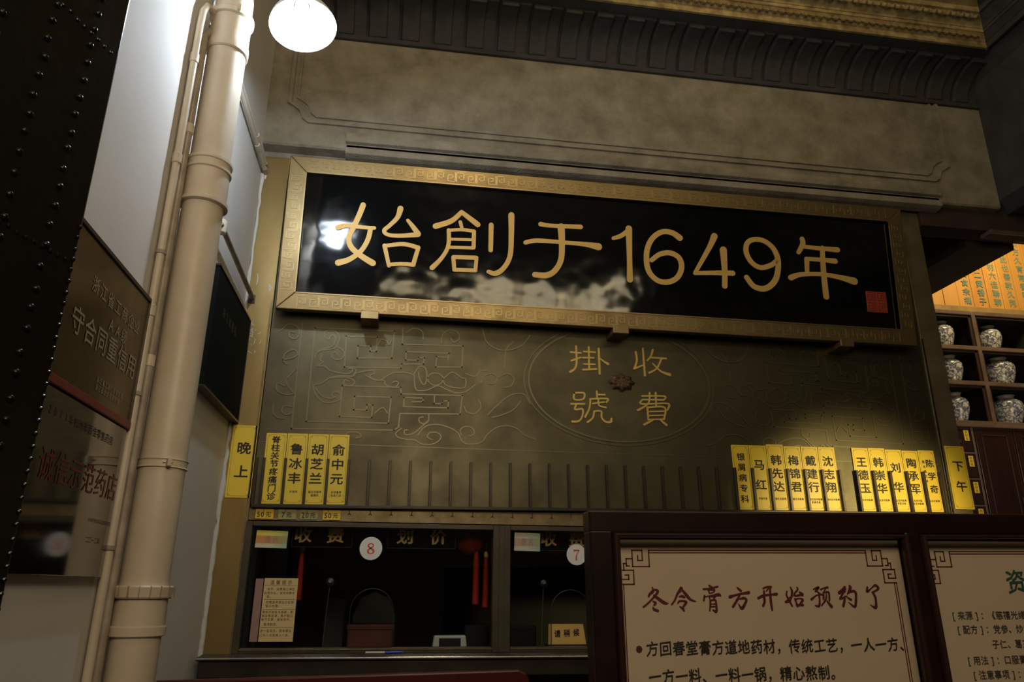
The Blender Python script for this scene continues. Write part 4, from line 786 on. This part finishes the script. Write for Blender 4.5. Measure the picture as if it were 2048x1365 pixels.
# ---------------------------------------------------------------- reflector lamp
lt = thing('reflector_lamp', 'round white reflector lamp glowing cold white at the top left', 'lamp', (-.472,-1.2,3.73), rot=(math.radians(-9),math.radians(-9),0))
lt.scale = (.93,.93,.93)
B().open_lathe([(.137,0),(.134,.006),(.128,.03),(.105,.075),(.065,.11),(.034,.125),(.034,.16)]).build('reflector','shade_white',lt)
B().open_lathe([(.137,0),(.141,.0),(.139,.008),(.131,.034),(.108,.080),(.068,.115),(.038,.13),(.038,.19),(.0,.195)]).build('shade_shell','shade_out',lt)
sp_ = [(.028*math.cos(a)*(1 if a < 12 else .9), .028*math.sin(a), .04-.105*a/15.7) for a in [i*.35 for i in range(46)]]
B().tube(sp_, .0085, 8).build('spiral_tube','cfl',lt)
B().lathe([(.03,.10),(.03,.15),(.0,.155)], n=18).build('bulb_base','shade_out',lt)
tag(B().tube([(-.475,-1.2,3.97),(-.47,-1.18,4.6),(-.47,-1.15,5.6)],.006,8).build('lamp_cord','rubber'), 'black cord from which the reflector lamp hangs', 'cord')
# ---------------------------------------------------------------- studded gate leaf
ga = Vector((-.72,-2.10)); gd = Vector((-.30,-.95)).normalized(); gn = Vector((gd.y,-gd.x))   # along the leaf, and its face normal
if gn.x < 0: gn = -gn
gt = sroot('door_1', 'black iron-clad gate leaf covered with rows of domed studs', (ga.x,ga.y,0))
gt.rotation_euler = (0,0,math.atan2(gd.y,gd.x))
sgn = 1
nl = Vector((gt.matrix_basis.to_3x3().inverted() @ Vector((gn.x,gn.y,0))))
sgn = 1 if nl.y > 0 else -1
B().box(0,1.15,-.07 if sgn > 0 else 0, 0 if sgn > 0 else .07,.02,3.7).build('leaf','iron',gt,.006)
st = B().lathe([(.0055,0),(.005,.0025),(.003,.0045),(0,.005)], n=8, mtx=Matrix.Rotation(-sgn*math.pi/2,3,'X')).build('edge_stud','iron_stud',gt); st.location = (.008,0,1.2)
for i in range(1, 46): child_copy(st, gt, (.010+.001*random.uniform(-1,1), 0, 1.2+i*.0255+random.uniform(-.002,.002)))
bg = B().lathe([(.0085,0),(.008,.003),(.0055,.006),(.002,.0078),(0,.008)], n=12, mtx=Matrix.Rotation(-sgn*math.pi/2,3,'X')).build('domed_stud','iron_stud',gt); bg.location = (.09,0,1.3)
for k, u in enumerate((.09,.20,.31)):
    for i in range(42):
        if k or i: child_copy(bg, gt, (u+random.uniform(-.003,.003), 0, 1.3+i*.046+.014*k+random.uniform(-.004,.004)))
for i in range(24): child_copy(st, gt, (.03+i*.022, 0, 2.262+random.uniform(-.002,.002)))
for i in range(20): child_copy(st, gt, (.03+i*.022, 0, 2.80+random.uniform(-.002,.002)))
# ---------------------------------------------------------------- notice board
nb = thing('notice_board', 'standing dark red wooden notice board with two cream posters', 'board', (.41,-2.2,0), rot=(0,-.012,0))
TW = 1.445; zt = 1.753
x = lambda v: v-.39
B().box(0, TW, -.005, .05, zt-.045, zt).build('top_rail','rosewood',nb,.004)
for a, b_ in ((0,.048),(.700,.735),(TW-.052,TW)): B().box(a, b_, -.005, .05, .0 if a != .700 else .6, zt-.04).build('stile','rosewood',nb,.004)
B().box(.05, TW-.05, -.002, .048, .58, .66).build('bottom_rail','rosewood',nb,.004)
B().box(.03, TW-.03, .035, .045, .6, zt-.02).build('back_panel','rosewood',nb)
for a in (0, TW-.052): B().box(a, a+.052, -.28, .33, 0, .05).build('foot','rosewood',nb,.008)
for a, b_ in ((.048,.702),(.733,TW-.050)):
    m_ = B()
    q = [(0,0),(0,.012),(-.004,.018),(-.012,.020),(-.018,.014),(-.022,0)]
    m_.tube([(a+.006,-.008,.66),(a+.006,-.008,zt-.05),(b_-.006,-.008,zt-.05),(b_-.006,-.008,.66)], .009, 10)
    m_.build('inner_bead','walnut',nb)
def corner_fret(b, ox, oz, sx, m_):     # stepped fret in the corner of a poster
    k = .0165
    P_ = [(5.2,0),(5.2,-2.7),(2.2,-2.7),(2.2,-.0),(4.0,0),(4.0,-1.7),(3.2,-1.7),(3.2,-.9)]
    Q_ = [(2.2,-1.4),(1.1,-1.4),(1.1,-2.6),(1.6,-2.6)]
    R2 = [(1.1,-2.2),(.6,-2.2),(.6,-3.3)]
    T_ = [(.0,-5.6),(2.3,-5.6),(2.3,-3.3),(0,-3.3),(0,-4.8),(1.4,-4.8),(1.4,-4.1),(.8,-4.1)]
    for p_ in (P_, Q_, R2, T_):
        q = [(ox+sx*u*k*.72, oz+v*k*.72, .0028) for u, v in p_]
        for a_, c_ in zip(q, q[1:]):
            d = math.hypot(c_[0]-a_[0], c_[1]-a_[1]) or 1; ex, ez = (c_[0]-a_[0])/d*.0014, (c_[1]-a_[1])/d*.0014
            stroke(b, [(a_[0]-ex,a_[1]-ez,.0028),(c_[0]+ex,c_[1]+ez,.0028)], m_, 0, .0003, smooth=False, cap=False)
def poster(x0, x1, ztop, lab):
    o = B().box(x0, x1, .020, .030, .68, ztop).build('poster','poster',nb,label=lab); f = on_y(.020); b = B(); l_, r_, zt_ = x0+.018, x1-.018, ztop-.022
    corner_fret(b, l_, zt_, 1, f); corner_fret(b, r_, zt_, -1, f); kk = .0165*.72
    for d_ in (0,.005):
        for q in ([(l_+5.2*kk,zt_-d_),(r_-5.2*kk,zt_-d_)],[(l_+d_,zt_-5.6*kk),(l_+d_,.72)],[(r_-d_,zt_-5.6*kk),(r_-d_,.72)]): stroke(b, [(u,v,.0022) for u,v in q], f, 0, .0003, smooth=False, cap=False)
    b.build('border','maroon_ink',o); return o, f
p1, f1 = poster(.050, .697, 1.697, 'cream poster with a large dark red heading')
p2, f2 = poster(.738, 1.39, 1.695, 'cream poster with small print behind the second pane')
T = .018
for ss in TITLE:
    b = B()
    for k_, s_ in enumerate(ss): stroke(b, [(u, v, max(w*1.28, .0013)) for u, v, w in s_], on_y(.020), 0, .0008+.00005*k_)
    b.build('heading_character','maroon_ink',p1)
def pos_line(s_, x0_, z_, sz, pt, col='letter_black', nm='body_text', par=p1, f=f1, sl=.03, off=.018, tilt=.10):
    letters([(c_, x0_+i*pt, z_+sl*.0*i*pt, sz, .95, tilt) for i, c_ in enumerate(s_)], nm, col, par, f, off=off)
pos_line('方回春堂膏方道地药材，传统工艺，一人一方、', .125, 1.487, .028, .0275)
pos_line('一方一料、一料一锅，精心熬制。', .127, 1.436, .028, .0275)
pos_line('传统制膏工艺更被列入国家级非物质文化遗产', .130, 1.385, .028, .0275)
pos_line('名录，冬令进补，正当其时。', .130, 1.333, .028, .0275)
letters([('•',.098,1.487,.05)],'bullet','maroon_ink',p1,f1,off=.01)
letters(line('资生膏', .967, 1.610, .052, .058, .95, .05), 'heading','green_ink',p2,f2,off=.018)
for s_, xx_, z_, cc in (('[来源]：《慈禧光绪医方选',.800,1.541,'letter_dark'),('[配方]：党参、炒白术、茯苓',.806,1.513,'letter_dark'),('子仁、葛三仙、陈皮',.887,1.483,'letter_dark'),('[用法]：口服膏剂，以开水',.817,1.452,'letter_dark'),('[注意事项]：该方制成后须',.824,1.424,'letter_dark'),('凭医生处方定制，欢迎咨询',.834,1.394,'maroon_ink')):
    pos_line(s_, xx_, z_, .0185, .0182, cc, 'body_text', p2, f2, .0, .012, .0)
# ---------------------------------------------------------------- pharmacy shelves
cb = thing('medicine_cabinet', 'dark wooden medicine cabinet with open cells over drawers and doors', 'cabinet', (0,1.5,0))
XD = [4.17,4.735,5.31,5.88]; ZS = [3.82,3.525,3.22,2.885]
for xd in XD: B().box(xd-.014,xd+.022,-.012,.38,2.88,3.85).build('upright','lit_edge_wood',cb,.005)
for i, zs in enumerate(ZS): B().box(4.15,5.9,-.010,.38,zs-.018 if i else zs,zs+.018 if i else zs+.035).build('shelf_board','lit_edge_wood',cb,.005)
B().box(4.15,5.9,.37,.38,2.88,3.85).build('back_panel','cell_shade',cb)
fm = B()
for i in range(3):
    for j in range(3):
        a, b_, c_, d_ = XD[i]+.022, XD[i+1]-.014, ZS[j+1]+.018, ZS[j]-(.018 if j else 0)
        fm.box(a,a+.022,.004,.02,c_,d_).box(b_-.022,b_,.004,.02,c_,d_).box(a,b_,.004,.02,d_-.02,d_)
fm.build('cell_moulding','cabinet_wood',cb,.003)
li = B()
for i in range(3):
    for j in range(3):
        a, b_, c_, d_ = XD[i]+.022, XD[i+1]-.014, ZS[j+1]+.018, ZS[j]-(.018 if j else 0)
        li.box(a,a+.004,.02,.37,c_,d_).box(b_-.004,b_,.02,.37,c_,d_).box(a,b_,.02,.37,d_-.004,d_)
li.build('shade_lining','cell_shade',cb)  # black sheets added for the shade inside the cells
B().box(4.15,5.9,-.03,.38,2.845,2.872).build('waist_ledge','lit_edge_wood',cb,.006)
B().box(4.15,5.9,.0,.38,0,2.845).build('carcass','cabinet_wood',cb)
B().box(4.505,4.525,-.012,.0,1.6,2.845).build('stile','lit_edge_wood',cb,.003)
for k in range(6):
    z1 = 2.835-k*.205
    B().box(4.15,4.505,-.012,.0,z1-.205,z1-.190).build('drawer_rail','lit_edge_wood',cb,.003)
    dr = B().box(4.20,4.500,-.010,-.0,z1-.186,z1-.004).build('drawer','walnut',cb,.005)
    B().lathe([(.006,0),(.006,.012),(.013,.018),(.012,.026),(0,.029)],(4.375,-.010,z1-.11),12,Matrix.Rotation(math.pi/2,3,'X')).build('knob','rubber',dr)
    lb_ = B().box(4.435,4.478,-.013,-.010,z1-.10,z1-.015).build('label_slip','tag_yellow',dr)
    letters(column('药材名',4.456,z1-.032,.022,.025),'label_print','letter_dark',dr,on_y(-.013),off=0)
for a, b_ in ((4.535,4.865),(4.885,5.215),(5.235,5.565)):
    d_ = B().box(a,b_,-.012,.0,1.6,2.835).build('door','walnut',cb,.004)
    pm = B(); e_ = .05
    pm.box(a+e_,a+e_+.010,-.018,-.012,1.65,2.79).box(b_-e_-.010,b_-e_,-.018,-.012,1.65,2.79).box(a+e_,b_-e_,-.018,-.012,2.78,2.79)
    pm.build('panel_moulding','cabinet_wood',d_,.002)
    B().box(b_-.03,b_-.018,-.024,-.012,2.2,2.3).build('latch','rubber',d_,.003)
def jar(x_, z_, s, fat, lab):
    t = thing('porcelain_jar', lab, 'jar', (x_,1.64,z_), 'blue and white jars on the shelves')
    h_ = .235*s; r_ = .098*fat
    prof = [(0,0),(.62*r_,0),(.66*r_,.01),(.80*r_,.2*h_),(.95*r_,.42*h_),(r_,.60*h_),(.93*r_,.74*h_),(.74*r_,.83*h_),(.56*r_,.865*h_)]
    b = B().lathe([(p,q) for p,q in smooth2(prof)]+[(0,.865*h_)], n=32).build('body','porcelain',t)
    B().lathe([(.56*r_,.86*h_),(.50*r_,.90*h_),(.52*r_,.965*h_),(.60*r_,.985*h_),(.58*r_,h_),(0,h_)], n=28).build('neck','jar_neck',t)
def smooth2(p): return [q[:2] for q in smooth_pts([(a,b_,0) for a,b_ in p], 3)]
for x_, j, s, fat, lab in ((4.53,0,1.06,1.0,'porcelain jar in the top row, nearest the brass post'),(4.985,0,1.0,.98,'porcelain jar in the top row, second cell'),(4.545,1,1.06,1.04,'porcelain jar in the middle row, nearest the brass post'),(5.02,1,1.08,1.20,'wide porcelain jar in the middle row, second cell'),(4.535,2,1.10,1.04,'porcelain jar in the bottom row, nearest the brass post'),(5.02,2,1.10,1.22,'wide porcelain jar in the bottom row, second cell')):
    jar(x_, ZS[j+1]+.018, s, fat, lab)
wbd = thing('inscribed_board', 'bright orange plank board with columns of teal characters above the shelves', 'board', (0,1.52,0))
for i in range(14):
    xa = 4.09+i*.143; B().box(xa+.002,xa+.141,random.uniform(-.004,.0),.03,3.90,4.60).build('plank','plank',wbd,.004)
mat('board_frame',(.34,.22,.09),.5,col2=(.24,.15,.06))
B().box(4.05,6.1,-.015,.03,3.855,3.905).build('lower_frame','board_frame',wbd,.004); B().box(4.05,6.1,-.015,.03,4.60,4.66).build('upper_frame','board_frame',wbd,.004)
cols = {4.735:'此法食余痛',4.878:'若人服二黄香子',5.021:'凡新方材六佳聯聊',5.164:'向何此也善教久丙',5.307:'新方久育常香甲乙'}
rows = []
for cx_, s_ in cols.items():
    for i, c_ in enumerate(reversed(s_)): rows.append((c_, cx_+.01, 3.965+i*.083, .072, 1.0, 0))
letters(rows,'lettering','teal',wbd,on_y(-.005),off=.015)
# ---------------------------------------------------------------- invented glowing shapes behind the camera, for the plaque's reflections
for i, (x_, y_, z_, r_) in enumerate(((-.05,-5.2,4.42,.22),(.55,-5.0,4.25,.26),(1.1,-5.3,4.35,.24),(1.65,-5.1,4.22,.28),(2.25,-5.2,4.3,.26),(2.75,-5.6,4.6,.22))):
    t = thing('reflection_glow', ('leftmost','second from left','third from left','fourth from left','fifth from left','rightmost')[i]+' of the added glowing shapes mirrored in the black plaque', 'lantern', (x_,y_,z_), 'added glowing shapes in the hall')
    B().lathe([(.3*r_,-.75*r_),(.8*r_,-.55*r_),(r_*1.1,0),(.8*r_,.55*r_),(.3*r_,.75*r_)], n=24).build('glow_body','lantern',t)
    B().tube([(0,0,.75*r_),(0,0,5.6-z_)],.004,6).build('cord','rubber',t)
